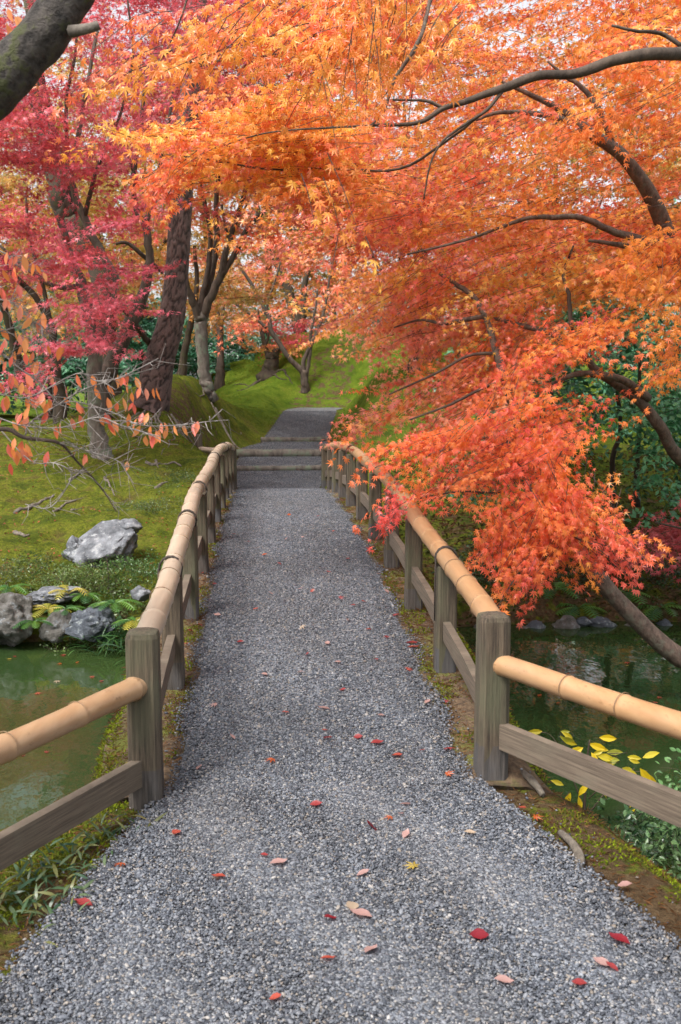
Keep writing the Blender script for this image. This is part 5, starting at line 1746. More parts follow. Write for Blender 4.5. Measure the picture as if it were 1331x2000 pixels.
g_sasa = [lg(70, 108, 78, K), lg(96, 128, 88, K), lg(128, 150, 108, K), lg(150, 152, 92, K)]
blade_clump('bamboo_grass', ground_hit(50, 1760), 190, 0.075, 0.0062, g_sasa, 'large clump of dwarf bamboo grass at the lower left corner of the path', 'grass clump', 'dwarf bamboo grass', 0.13)
blade_clump('bamboo_grass', ground_hit(140, 1690), 80, 0.065, 0.0055, g_sasa, 'low dwarf bamboo grass between the corner clump and the left front post', 'grass clump', 'dwarf bamboo grass', 0.09)
blade_clump('bamboo_grass', ground_hit(212, 1635), 50, 0.065, 0.005, g_sasa, 'small tuft of dwarf bamboo grass at the moss in front of the left post', 'grass clump', 'dwarf bamboo grass', 0.05)
blade_clump('bamboo_grass', ground_hit(285, 1622), 16, 0.08, 0.005, [lg(150, 140, 90, K), lg(120, 124, 76, K)], 'dry little grass tuft at the foot of the left front post', 'grass clump', 'dwarf bamboo grass', 0.03)
blade_clump('grass_tuft', P(215, 1215, 8.5), 120, 0.24, 0.008, [lg(70, 116, 60, K), lg(96, 140, 74, K), lg(60, 96, 60, K)], 'long green grass hanging over the water by the bridge', 'grass clump', None, 0.13)
blade_clump('grass_tuft', P(262, 1180, 8.4), 90, 0.22, 0.007, [lg(60, 106, 60, K), lg(86, 130, 74, K)], 'green grass against the side of the bridge', 'grass clump', None, 0.12)


def herb(name, loc, n, r, h, leaf, pal, label, cat, group=None, tpl=TD, mat=None, stem=None, singles=0):
    b_ = np.asarray(loc, float)
    t = thing(name, b_, label, cat, group)
    o = b_ + RNG.normal(0, 1, (n, 3)) * np.array([r, r, 0]) * 0.5
    o[:, 2] = np.maximum(hgt(o[:, 0], o[:, 1]), -0.6) + RNG.uniform(0.0, 1.0, n) * h * np.clip(1 - np.hypot(o[:, 0] - b_[0], o[:, 1] - b_[1]) / (r * 1.6), 0.15, 1)
    lv = Leaves()
    d = nrm(RNG.normal(0, 1, (n, 3)) + np.array([0, -0.3, 0.6]))
    lv.fans(o, d, RNG.uniform(0.05, 0.12, n) * max(1, leaf / 0.03), 9, leaf, pal_pick(pal, o, 3.0), width=0.6, hang=0.1, droop=0.05, tilt=0.6, twig=0.0015 if leaf > 0.02 else 0)
    finish_crown(t, b_, lv, tpl, mat or M['leaf'], crown='foliage', singles=singles)
    if stem:
        limb3(t, b_, stem, M['maple_bark'], 'stem', 6)
    return t


g_low = [lg(78, 104, 50, K), lg(104, 132, 66, K), lg(128, 148, 82, K), lg(90, 104, 58, K)]
herb('ground_shrub', P(190, 1135, 9.2), 260, 0.55, 0.20, 0.026, g_low, 'low fine leaved shrub in front of the large grey rock', 'shrub', 'low shrubs on the left bank')
herb('ground_shrub', P(255, 1085, 9.6), 260, 0.55, 0.18, 0.026, [lg(80, 120, 60, K), lg(110, 150, 80, K)], 'bright green low shrub between the grey rock and the left handrail', 'shrub', 'low shrubs on the left bank')
herb('ground_shrub', P(30, 1120, 9.5), 220, 0.45, 0.18, 0.024, g_low[::-1], 'dull green low shrub behind the big round rock', 'shrub', 'low shrubs on the left bank')
herb('ground_shrub', P(230, 1150, 8.9), 240, 0.45, 0.20, 0.028, [lg(90, 120, 56, K), lg(120, 146, 70, K), lg(128, 130, 84, K)], 'spreading shrub above the blue grey shore rock', 'shrub', 'low shrubs on the left bank')
herb('ground_shrub', P(150, 1105, 9.3), 240, 0.45, 0.22, 0.026, [lg(96, 124, 60, 1.1), lg(128, 146, 78, 1.1)], 'yellow green low shrub above the flat shore rock', 'shrub', 'low shrubs on the left bank')
herb('ground_shrub', ground_hit(345, 940), 140, 0.5, 0.10, 0.022, g_low, 'low olive mat of leaves by the far left handrail', 'shrub', 'low shrubs on the left bank')
herb('ground_shrub', ground_hit(300, 1000), 160, 0.4, 0.1, 0.022, g_low, 'flat green mat of leaves right of the grey rock by the handrail', 'shrub', 'low shrubs on the left bank')
g = P(210, 1118, 9.3)
herb('sapling', (g[0], g[1], hz(g[0], g[1])), 40, 0.28, 0.02, 0.03, [lg(110, 134, 72, K), lg(150, 140, 80, K)], 'tiny thin stemmed sapling standing before the grey rock', 'sapling', stem=[(g[0], g[1], hz(g[0], g[1]) - 0.03, 0.008), (g[0] + 0.01, g[1], hz(g[0], g[1]) + 0.15, 0.006), (g[0], g[1], hz(g[0], g[1]) + 0.3, 0.003)])
for x, y, lb in ((1150, 1120, 'dark leafy herb under the leaning maple'), (1000, 1085, 'dark ground plant behind the right handrail'), (1270, 1130, 'dark herb clump near the small red maple'), (1130, 1010, 'low green herb beneath the evergreen shrubs'), (950, 1130, 'grassy herb at the right shore beside the bridge')):
    herb('ground_shrub', ground_hit(x, y), 120, 0.5, 0.16, 0.035, [lg(50, 84, 50, K), lg(80, 116, 66, K), lg(44, 70, 44, K)], lb, 'shrub', 'low plants on the right bank')
# bottom right shrub beside the wing board
g = P(1320, 1640, 4.1)
herb('ground_shrub', (g[0] + 0.16, g[1] - 0.05, -0.42), 430, 0.44, 0.60, 0.034, [lg(56, 92, 54, 1.3), lg(84, 122, 72, 1.3), lg(116, 148, 96, 1.3), lg(44, 74, 46, 1.3)], 'small leaved dark green shrub behind the right wing board', 'shrub', 'low plants on the right bank', TO, M['leaf_gloss'], singles=120)

# yellow sapling by the right front post
g0 = P(1140, 1660, 4.75)
bYs = np.array([g0[0], g0[1], -0.55])
tYs = thing('sapling', bYs, 'sapling with big yellow leaves at the water behind the right wing board', 'sapling')
limb(tYs, bYs, [(1146, 1700, 4.75, 6), (1142, 1600, 4.75, 6), (1146, 1500, 4.75, 5), (1152, 1445, 4.75, 3)], M['maple_bark'], 'stem', 6, 0.05)
limb(tYs, bYs, [(1142, 1600, 4.75, 4), (1190, 1540, 4.7, 3), (1240, 1500, 4.7, 2)], M['maple_bark'], 'twig', 5, 0.05)
limb(tYs, bYs, [(1150, 1560, 4.75, 3), (1200, 1515, 4.72, 2.5), (1265, 1505, 4.7, 2)], M['maple_bark'], 'twig', 5, 0.05)
limb(tYs, bYs, [(1148, 1500, 4.75, 3), (1175, 1475, 4.72, 2), (1225, 1470, 4.7, 1.5)], M['maple_bark'], 'twig', 5, 0.05)
limb(tYs, bYs, [(1142, 1580, 4.75, 4), (1110, 1500, 4.8, 3), (1080, 1440, 4.85, 2), (1050, 1428, 4.85, 1.5)], M['maple_bark'], 'twig', 5, 0.05)
YL = [(1150, 1452, 50, 20, 1.0), (1170, 1440, 46, 5, 1), (1140, 1460, 48, 160, 1), (1128, 1455, 46, 205, 0.9), (1165, 1475, 44, 10, 0.9), (1185, 1470, 40, -5, 0.7), (1130, 1500, 52, 190, 0.9), (1155, 1500, 52, 20, 1), (1175, 1500, 44, 60, 1), (1190, 1510, 56, 60, 1.0), (1210, 1525, 56, 40, 1.0), (1230, 1530, 58, 70, 1.0), (1215, 1500, 40, 20, 0.9), (1250, 1500, 56, 55, 1), (1265, 1510, 50, 60, 0.95), (1255, 1480, 44, -20, 0.8), (1240, 1555, 44, 100, 1), (1115, 1548, 40, 110, 1), (1130, 1555, 36, 80, 1), (1095, 1470, 36, 200, 0.7), (1060, 1428, 40, 175, 0.8), (1095, 1428, 24, 0, 0.7), (1150, 1530, 40, 130, 1), (1225, 1478, 36, 5, 0.9)]
YM = [mesh_np('leaf', oval_tpl(0.19, 0.05, 0.12)[0], oval_tpl()[1].ravel(), np.full(12, 3), M['leaf'], False, np.repeat(c[None], 11, 0)) for c in (lg(240, 208, 40, 1.2), lg(214, 196, 50, 1.2), lg(170, 170, 50, 1.2))]
YL = [(a, b_, c * 0.85, d, e) for a, b_, c, d, e in YL]
for _ in range(40):
    t_ = RNG.random()
    YL.append((1110 + 160 * t_ + RNG.normal(0, 14), 1470 + 70 * t_ + RNG.normal(0, 28), RNG.uniform(20, 36), RNG.uniform(-40, 220), RNG.uniform(0.6, 1)))
for x, y, sz, an, k in YL:
    o = link('leaf', YM[0 if k > 0.9 else 1 if k > 0.75 else 2], tYs)
    p = P(x, y, 4.72 + RNG.uniform(-0.1, 0.1)) - bYs
    o.location = p
    ax = nrm(_M @ np.array([math.cos(R(an)), -math.sin(R(an)), RNG.uniform(-0.3, 0.3)]))
    nn = _M @ np.array([RNG.normal(0, 0.4), RNG.normal(0.3, 0.4), 0.9])
    nn = nrm(nn - ax * np.dot(ax, nn))
    sd_ = np.cross(ax, nn)
    mt = Matrix(((sd_[0], ax[0], nn[0], 0), (sd_[1], ax[1], nn[1], 0), (sd_[2], ax[2], nn[2], 0), (0, 0, 0, 1)))
    o.matrix_local = Matrix.Translation(Vector(p)) @ mt @ Matrix.Scale(sz * 4.7 / F, 4)

# ------------------------------------------------------------------ rocks
def ico(sub):
    import bmesh
    bm = bmesh.new()
    bmesh.ops.create_icosphere(bm, subdivisions=sub, radius=1)
    v = np.array([q.co for q in bm.verts])
    f = [tuple(x.index for x in q.verts) for q in bm.faces]
    bm.free()
    return v, f


IV, IF = ico(5)


IV4, IF4 = ico(4)


def rock(label, px, py, Y, size, mat, seed, rot=0.0, cat='rock', group='rocks on the left shore'):
    c = P(px, py, Y)
    small = max(size) < 0.18
    v = (IV4 if small else IV).copy()
    n = fbm(v * 1.1 + seed, 3) - 0.5
    cells = np.abs(fbm(v * 2.3 + seed * 2, 4) - 0.5)
    fine = fbm(v * 6 + seed, 4) - 0.5
    k = 1 + 1.1 * n - 0.6 * cells + 0.32 * fine + 0.07 * (fbm(v * 18 + seed, 3) - 0.5)
    v = v * k[:, None]
    # flatten facets
    for a in range(6):
        rg = np.random.default_rng(int(seed * 10) + a)
        nn = nrm(rg.normal(0, 1, 3))
        d = v @ nn
        lim = rg.uniform(0.52, 0.82)
        v = v - np.maximum(d - lim + 0.06 * (fine - 0.5), 0)[:, None] * nn * 0.85
    v = v * np.array(size)
    ca, sa = math.cos(rot), math.sin(rot)
    v = v @ np.array([[ca, 0, sa], [0, 1, 0], [-sa, 0, ca]]).T
    o = link('rock', MB().add(v, IF4 if small else IF).mesh('rock', mat, True))
    o.location = c
    return tag(o, label, cat, group)


rock('large pale grey craggy rock upright in the moss of the left bank', 192, 1072, 10.2, (0.44, 0.28, 0.235), M['rock'], 3.1, -0.45)
rock('smaller rock leaning against the large craggy grey rock', 250, 1030, 10.3, (0.16, 0.14, 0.10), M['rock'], 8.4, 0.1)
rock('low pale grey rock at the left foot of the craggy rock', 150, 1075, 10.1, (0.13, 0.14, 0.18), M['rock'], 5.7, 0.1)
rock('big round brownish rock at the left edge of the shore', 12, 1212, 8.7, (0.30, 0.26, 0.25), M['rock_brown'], 1.9, 0.1)
rock('flat mottled rock lying on the shore between ferns', 105, 1162, 9.05, (0.26, 0.22, 0.09), M['rock'], 7.3, -0.1)
rock('blue grey shore rock with pale lichen beside the bridge grass', 182, 1222, 8.55, (0.23, 0.18, 0.155), M['rock_blue'], 4.4, 0.0)
rock('dark brown rock in the shadow between the shore rocks', 108, 1225, 8.6, (0.16, 0.14, 0.13), M['rock_brown'], 9.9, 0.0)
rock('small pale rock under the left handrail on the bank', 272, 1160, 8.9, (0.10, 0.09, 0.08), M['rock'], 6.2, 0.0)
RS = [(1022, 1232, 0.06, 'pale'), (1045, 1228, 0.07, 'grey'), (1110, 1226, 0.09, 'dark'), (1175, 1222, 0.08, 'low'), (1250, 1228, 0.09, 'broad'), (1300, 1226, 0.07, 'small'), (960, 1225, 0.09, 'rough'), (1140, 1215, 0.06, 'little')]
RP = ['beside the right front post', 'next to the pale stone by the right post', 'below the fern on the right waterline', 'in the middle of the right waterline', 'just left of the leaning trunk at the water', 'right of the leaning trunk at the water', 'at the waterline behind the right handrail', 'above the waterline below the hanging maple tip']
for i, (x, y, s, w) in enumerate(RS):
    rock('%s shore stone %s' % (w, RP[i]), x, y, 9.0, (s * 1.5, s * 1.2, s), M['rock_blue'] if i % 2 else M['rock_brown'], 11.0 + i, 0, 'stone', 'stones along the right waterline')

# ------------------------------------------------------------------ cherry tree at the left (oval orange leaves)
bC = np.array([-2.55, 3.35, hz(-2.55, 3.35)])
tC = thing('cherry_tree', bC, 'cherry tree at the left edge with a mossy dark limb and oval coral leaves', 'cherry tree')
cl0 = P(-190, 300, 3.4)
limb3(tC, bC, [(*(bC - np.array([0, 0, 0.15])), 0.17), (-2.45, 3.36, 0.7, 0.14), (-2.25, 3.38, 1.6, 0.12), (-1.85, 3.4, 2.25, 0.10), (*cl0, 0.088)], M['cherry_bark'], 'trunk', 14, 0.12)
limb3(tC, bC, [(*cl0, 0.086), (*P(-90, 235, 3.4), 0.083), (*P(0, 152, 3.4), 0.080), (*P(45, 108, 3.4), 0.076), (*P(88, 62, 3.4), 0.074), (*P(128, 12, 3.4), 0.072), (*P(180, -70, 3.4), 0.06), (*P(260, -200, 3.45), 0.04), (*P(330, -320, 3.5), 0.02)], M['cherry_bark'], 'limb', 36, 0.30, 24)
limb3(tC, bC, [(*P(140, 62, 3.36), 0.020), (*P(165, 57, 3.33), 0.017), (*P(182, 53, 3.32), 0.016), (*P(194, 49, 3.32), 0.0145)], M['pale_bark'], 'stub', 8, 0.1)
CB = [([(-420, 880, 3.6, 22), (-120, 870, 3.7, 15), (0, 838, 3.7, 11), (50, 855, 3.7, 9), (115, 865, 3.7, 7), (150, 900, 3.75, 5), (200, 955, 3.8, 4), (228, 1000, 3.8, 2)], 0),
      ([(50, 850, 3.7, 6), (60, 825, 3.7, 6), (115, 790, 3.7, 6), (165, 760, 3.65, 5), (240, 735, 3.6, 4), (310, 700, 3.6, 2)], 1),
      ([(115, 790, 3.7, 5), (150, 785, 3.7, 4), (220, 805, 3.65, 4), (275, 830, 3.6, 4), (350, 830, 3.6, 3), (418, 822, 3.6, 2)], 1),
      ([(-120, 600, 3.8, 8), (0, 687, 3.75, 6), (40, 720, 3.7, 5), (80, 750, 3.7, 5), (115, 790, 3.7, 4)], 1),
      ([(-160, 560, 3.8, 8), (0, 585, 3.8, 5), (30, 595, 3.8, 4), (55, 620, 3.8, 3), (90, 660, 3.8, 2)], 1),
      ([(-150, 450, 3.9, 7), (0, 490, 3.9, 5), (25, 515, 3.9, 4), (55, 525, 3.9, 3), (85, 530, 3.9, 2)], 1),
      ([(-100, 760, 3.6, 6), (0, 770, 3.6, 4), (60, 775, 3.6, 3), (150, 730, 3.6, 3), (200, 745, 3.6, 2), (300, 720, 3.6, 1.5)], 1),
      ([(0, 838, 3.7, 5), (60, 900, 3.65, 3), (110, 905, 3.6, 3), (140, 930, 3.6, 2), (100, 990, 3.6, 2), (50, 985, 3.6, 1.5)], 1),
      ([(115, 865, 3.7, 4), (170, 880, 3.7, 3), (230, 900, 3.7, 2), (250, 925, 3.7, 1.5)], 1),
      ([(-60, 660, 3.7, 5), (30, 640, 3.7, 3), (70, 630, 3.7, 2), (95, 650, 3.7, 1.5)], 1),
      ([(-40, 800, 3.65, 5), (40, 830, 3.6, 4), (120, 835, 3.6, 3), (190, 815, 3.55, 3), (235, 830, 3.5, 2), (300, 850, 3.5, 1.5)], 1)]
tips = []
for ln, k in CB:
    limb(tC, bC, [(a, c_, y, w * (0.6 if k else 0.9)) for a, c_, y, w in ln], M['pale_twig'] if k else M['twig'], 'branch', 6, 0.08, 5)
    q = catmull(np.array([P(a, c_, y) for a, c_, y, w in ln]), 8)
    tips.append(q)
# connect the twigs to the trunk off to the left
for (a, c_, y, w), z in (((-420, 880, 3.6, 22), 1.2), ((-120, 600, 3.8, 8), 1.6), ((-160, 560, 3.8, 8), 1.7), ((-150, 450, 3.9, 7), 1.85), ((-100, 760, 3.6, 6), 1.4), ((-60, 660, 3.7, 5), 1.5), ((-40, 800, 3.65, 5), 1.35)):
    e = P(a, c_, y)
    limb3(tC, bC, [(-2.36, 3.36, z - 0.15, 0.03), (*(0.5 * e + 0.5 * np.array([-2.36, 3.36, z - 0.05])), 0.014), (*e, 0.5 * w * y / F)], M['twig'], 'branch', 6, 0.05)
# fine bare twiglets
tw = []
for q in tips:
    n = 34
    i = RNG.integers(4, len(q) - 1, n)
    o = q[i]
    d = nrm(np.array([0.55, -0.1, -0.1]) + RNG.normal(0, 0.55, (n, 3)))
    L = RNG.uniform(0.04, 0.15, n)
    pts = o[:, None] + d[:, None] * (L[:, None] * np.array([0, 0.5, 1.0])[None])[..., None]
    pts[:, 1] += RNG.normal(0, 0.015, (n, 3))
    pts[:, 2] += RNG.normal(0, 0.02, (n, 3))
    tw.append((pts, 0.0017))
o = link('twigs', twig_mesh('twigs', tw, M['pale_twig'], bC), tC)
o['kind'] = 'stuff'
# each oval leaf is an object
CL = [(25, 515, 2), (45, 525, 2), (55, 508, 1), (70, 530, 2), (85, 545, 1), (28, 535, 2), (15, 505, 1), (75, 565, 1), (5, 540, 1), (40, 610, 2), (60, 625, 2), (80, 635, 2), (15, 600, 2), (0, 620, 1), (30, 660, 2), (50, 670, 2), (95, 688, 1), (120, 690, 2), (65, 700, 1), (75, 720, 3), (60, 705, 2), (5, 715, 3), (20, 745, 3), (0, 760, 2), (45, 760, 2), (55, 775, 2), (75, 790, 3), (95, 800, 3), (85, 780, 2), (60, 800, 2), (108, 765, 1), (130, 770, 1), (125, 790, 1), (150, 800, 2), (155, 824, 1), (118, 840, 1), (140, 830, 1), (45, 820, 3), (35, 830, 2), (50, 880, 3), (38, 885, 2), (25, 885, 3), (30, 895, 2), (52, 895, 2), (20, 918, 1), (210, 765, 1), (185, 770, 1), (240, 750, 3), (250, 760, 2), (265, 750, 1), (275, 770, 1), (285, 772, 1), (300, 772, 2), (262, 800, 2), (258, 780, 1), (215, 840, 2), (205, 820, 2), (195, 830, 1), (222, 835, 1), (240, 790, 1), (268, 830, 2), (275, 845, 1), (280, 820, 1), (290, 820, 1), (295, 845, 1), (305, 855, 2), (315, 840, 1), (325, 850, 1), (320, 838, 1), (340, 845, 1), (358, 842, 1), (380, 838, 1), (387, 836, 1), (285, 865, 1), (300, 862, 2), (250, 915, 1), (95, 895, 1), (165, 900, 1), (170, 902, 1), (110, 845, 1), (230, 800, 1), (180, 745, 1), (8, 790, 2), (5, 830, 1), (60, 750, 2), (100, 745, 1), (35, 570, 1), (70, 605, 1), (10, 680, 2), (30, 700, 2), (150, 745, 1), (12, 60, 2), (35, 45, 2), (60, 38, 1), (45, 62, 2), (15, 30, 1), (230, 745, 1), (210, 790, 1), (0, 575, 2), (2, 655, 2), (45, 690, 2)]
c_ch = [lg(244, 134, 96, 1.1), lg(248, 150, 84, 1.1), lg(240, 110, 88, 1.1), lg(244, 154, 124, 1.1), lg(250, 168, 104, 1.1)]
CM = [mesh_np('leaf', TC[0], TC[1].ravel(), np.full(len(TC[1]), 3), M['leaf'], True, np.repeat(c[None], len(TC[0]), 0)) for c in c_ch]
for x, y, cnt in CL:
    for k in range(cnt):
        xx_, yy_ = x + RNG.normal(0, 7) * (k > 0), y + RNG.normal(0, 7) * (k > 0)
        Yc = 3.68 + RNG.uniform(-0.12, 0.12)
        o = link('leaf', CM[int(RNG.integers(0, 5))], tC)
        p = P(xx_, yy_ - 14, Yc) - bC
        ax = nrm(np.array([RNG.normal(0, 0.35), RNG.normal(0, 0.35), -1.0]))
        nn = np.array([RNG.normal(0, 0.6), -0.8, RNG.normal(0, 0.3)])
        nn = nrm(nn - ax * np.dot(ax, nn))
        sd_ = np.cross(ax, nn)
        mt = Matrix(((sd_[0], ax[0], nn[0], 0), (sd_[1], ax[1], nn[1], 0), (sd_[2], ax[2], nn[2], 0), (0, 0, 0, 1)))
        o.matrix_local = Matrix.Translation(Vector(p)) @ mt @ Matrix.Scale(0.052 * RNG.uniform(0.75, 1.15), 4)

# ------------------------------------------------------------------ fallen leaves
c_red, c_crm, c_crl, c_pal, c_bei, c_ylw, c_org = (lg(190, 74, 74, 0.9), lg(170, 44, 58, 0.9), lg(226, 104, 84, 0.9), lg(224, 178, 170, 0.9), lg(232, 206, 178, 0.9), lg(216, 186, 84, 0.9), lg(224, 108, 50, 0.9))
FL = [(164, 1793, 36, c_red, 'o', 'round bright red leaf on the gravel nearest the corner bamboo grass'),
      (345, 1651, 26, c_crl, 'o', 'coral leaf on the gravel just beyond the left front post foot'),
      (428, 1740, 28, c_crl, 'o', 'coral red leaf left of the pale leaf pair in the lower gravel'),
      (545, 1711, 34, c_pal, 'o', 'pale pink leaf lying beside a small crimson scrap'),
      (517, 1698, 16, c_red, 'o', 'small crimson scrap of leaf beside the pale pink leaf'),
      (725, 1640, 36, c_crm, 'o', 'dark crimson leaf in the middle of the gravel between the front posts'),
      (792, 1594, 22, c_pal, 'o', 'pale pink round leaf, farthest of the small cluster by the crimson leaf'),
      (783, 1613, 14, c_pal, 'o', 'tiny pale leaf just below the pale round leaf'),
      (763, 1622, 18, c_org, 'm', 'little orange star shaped maple leaf near the crimson leaf'),
      (793, 1655, 24, c_pal, 'o', 'pale pink leaf right of the dark crimson leaf'),
      (618, 1595, 24, c_red, 'o', 'curled red leaf alone on the gravel centre'),
      (633, 1398, 24, c_pal, 'o', 'pale pink leaf midway between the second posts'),
      (710, 1733, 28, c_pal, 'o', 'pale pink leaf above the cream and pink pair'),
      (808, 1722, 30, c_ylw, 'm', 'thin yellow maple leaf on the gravel'),
      (688, 1803, 40, c_bei, 'o', 'cream leaf touching the pink leaf below it'),
      (705, 1817, 44, c_pal, 'o', 'long dusty pink leaf touching the cream leaf'),
      (645, 1822, 28, c_crm, 'o', 'narrow crimson leaf left of the cream and pink pair'),
      (725, 1887, 36, c_pal, 'o', 'torn dusty pink leaf below the cream and pink pair'),
      (641, 1905, 30, c_crl, 'o', 'coral leaf below the torn dusty pink leaf'),
      (539, 1985, 30, c_crl, 'o', 'coral leaf at the bottom edge of the gravel'),
      (935, 1858, 40, c_crm, 'o', 'dark red upright leaf on the lower right gravel'),
      (1208, 1866, 44, c_crm, 'o', 'long crimson leaf at the edge of the right verge'),
      (1174, 1915, 36, c_pal, 'o', 'pale half of the folded leaf pair on the lower right gravel'),
      (1194, 1920, 28, c_red, 'o', 'red leaf lying against the pale folded leaf'),
      (984, 1948, 38, c_pal, 'o', 'pale coral leaf at the lower right, left of the red one'),
      (1130, 1955, 32, c_red, 'o', 'red curled leaf at the bottom right of the gravel'),
      (918, 1651, 24, c_bei, 'o', 'beige leaf on the gravel near the right front post'),
      (776, 1490, 24, c_crl, 'o', 'coral leaf right of the small red one beyond the front posts'),
      (737, 1466, 24, c_red, 'o', 'small red leaf left of the coral one beyond the front posts'),
      (533, 1514, 20, c_org, 'm', 'orange maple leaf on the left half of the gravel'),
      (240, 1715, 22, c_org, 'm', 'orange maple leaf between the bamboo grass and the gravel'),
      (874, 1535, 20, c_org, 'm', 'orange red maple leaf beside the right front post'),
      (872, 1477, 24, c_red, 'm', 'red maple leaf on the soil left of the right front post'),
      (805, 1268, 24, c_red, 'o', 'red leaf by the soil verge near the second right post'),
      (808, 1275, 22, c_crl, 'o', 'coral leaf overlapping the red one by the soil verge'),
      (1220, 1742, 30, c_pal, 'o', 'faded pink leaf in the dark soil under the right wing board')]
for x, y, c in ((422, 1390, c_pal), (470, 1265, c_red), (517, 1330, c_pal), (680, 1222, c_pal), (690, 1192, c_red), (585, 1160, c_pal), (395, 1125, c_red), (660, 1305, c_pal), (735, 1300, c_red), (755, 1165, c_pal), (757, 1255, c_red), (590, 1235, c_bei), (635, 1440, c_crl), (640, 1455, c_red), (665, 1178, c_red), (710, 1185, c_crl), (517, 1092, c_org), (560, 1060, c_pal), (590, 1056, c_pal), (488, 1066, c_red), (565, 1012, c_org), (455, 1050, c_red), (420, 1150, c_red), (425, 1212, c_pal), (392, 1228, c_crl), (700, 1455, c_red), (745, 1412, c_pal), (828, 1480, c_crl), (835, 1385, c_pal), (390, 1528, c_pal), (455, 1455, c_pal), (640, 1125, c_red), (610, 1165, c_crl), (680, 1100, c_red), (740, 1130, c_pal), (620, 1015, c_red), (650, 1045, c_crl), (548, 1110, c_red), (530, 1168, c_pal), (500, 1200, c_crl), (600, 1290, c_red), (640, 1268, c_pal), (720, 1240, c_crl), (770, 1212, c_red), (796, 1320, c_crl), (365, 1265, c_crl), (372, 1240, c_red), (398, 1085, c_crl), (410, 1010, c_org), (870, 1380, c_red), (885, 1440, c_pal), (1045, 1610, c_org), (1020, 1590, c_crl), (560, 1405, c_crl), (670, 1360, c_red), (585, 1325, c_pal)):
    FL.append((x, y, None, c, 'm' if RNG.random() < 0.5 else 'o', None))


def flat_oval():
    v, f = oval_tpl(0.30, 0.10, -0.10)
    return v - np.array([0, 0.5, 0]), f


FO = flat_oval()
FM = (T7[0] - np.array([0, 0.3, -0.05]), T7[1])
fmesh = {}
CNAME = {id(c_red): 'red', id(c_crm): 'crimson', id(c_crl): 'coral', id(c_pal): 'pale pink', id(c_bei): 'beige', id(c_ylw): 'yellow', id(c_org): 'orange'}
ORD = ['first', 'second', 'third', 'fourth', 'fifth', 'sixth', 'seventh', 'eighth', 'ninth', 'tenth', 'last']


def leaf_label(g, c, shp):
    i = int(np.clip(round((g[1] - 4.0) / 1.16 * 2), 0, 20))
    at_ = 'level with the %s posts' % ORD[i // 2] if i % 2 == 0 else 'between the %s and %s posts' % (ORD[i // 2], ORD[i // 2 + 1])
    sd = g[0] / 0.62
    wh = 'by the left verge' if sd < -0.6 else 'left of centre' if sd < -0.2 else 'mid path' if sd < 0.2 else 'right of centre' if sd < 0.6 else 'by the right verge'
    return 'small %s %sleaf %s, %s' % (CNAME[id(c)], 'star shaped ' if shp == 'm' else '', at_, wh)


for x, y, sz, c, shp, lb in FL:
    key = (tuple(np.round(c, 3)), shp)
    if key not in fmesh:
        tp = FO if shp == 'o' else FM
        fmesh[key] = mesh_np('fallen_leaf', tp[0], tp[1].ravel(), np.full(len(tp[1]), 3), M['leaf'], shp == 'o', np.repeat(c[None], len(tp[0]), 0))
    g = ground_hit(x, y)
    o = link('fallen_leaf', fmesh[key])
    k = (sz * g[1] / F * 1.15) if sz else RNG.uniform(0.034, 0.050)
    on_path = abs(g[0]) < float(path_half(g[1])) + 0.03
    o.location = (g[0], g[1], (0.022 + (0 if g[1] < 4.0 else max(0.0, float(deck_z(g[1])))) + 0.014) if on_path else g[2] + 0.025)
    o.rotation_euler = (RNG.normal(0.15, 0.2), RNG.normal(0, 0.25), RNG.choice([PI / 2, -PI / 2]) + RNG.normal(0, 0.7))
    o.scale = (k, k, k)
    tag(o, lb or leaf_label(g, c, shp), 'fallen leaf', 'fallen leaves on the gravel')
# leaves floating on the pond
for i in range(44):
    if 14 < i < 26:
        continue
    if i < 26:
        x, y = RNG.uniform(5, 235), RNG.uniform(1275, 1480)
    else:
        x, y = RNG.uniform(1020, 1320), RNG.uniform(1250, 1430)
    if i < 26 and x > 235 - (y - 1275) * 0.2:
        continue
    g = ground_hit(x, y, WATER_Z)
    c = [c_crl, c_ylw, c_red, c_org, c_bei][int(RNG.integers(0, 5))]
    key = (tuple(np.round(c, 3)), 'm' if i % 3 else 'o')
    if key not in fmesh:
        tp = FO if key[1] == 'o' else FM
        fmesh[key] = mesh_np('floating_leaf', tp[0], tp[1].ravel(), np.full(len(tp[1]), 3), M['leaf'], False, np.repeat(c[None], len(tp[0]), 0))
    o = link('floating_leaf', fmesh[key])
    o.location = (g[0], g[1], WATER_Z + 0.006)
    o.rotation_euler = (0, 0, RNG.uniform(0, 6.28))
    k = RNG.uniform(0.035, 0.06)
    o.scale = (k, k, k * 0.3)
    wh = ('close to the shore rocks' if g[1] > 7.9 else 'near the bridge side' if g[0] > -1.5 else 'on the open water left of the bridge') if i < 26 else ('near the right shoreline' if g[1] > 8.2 else 'just behind the right wing rail' if g[0] < 2.0 else 'on the open water under the leaning maple')
    tag(o, 'small %s %sleaf floating %s' % (CNAME[id(c)], 'star shaped ' if key[1] == 'm' else '', wh), 'floating leaf', 'leaves floating left of the bridge' if i < 26 else 'leaves floating right of the bridge')

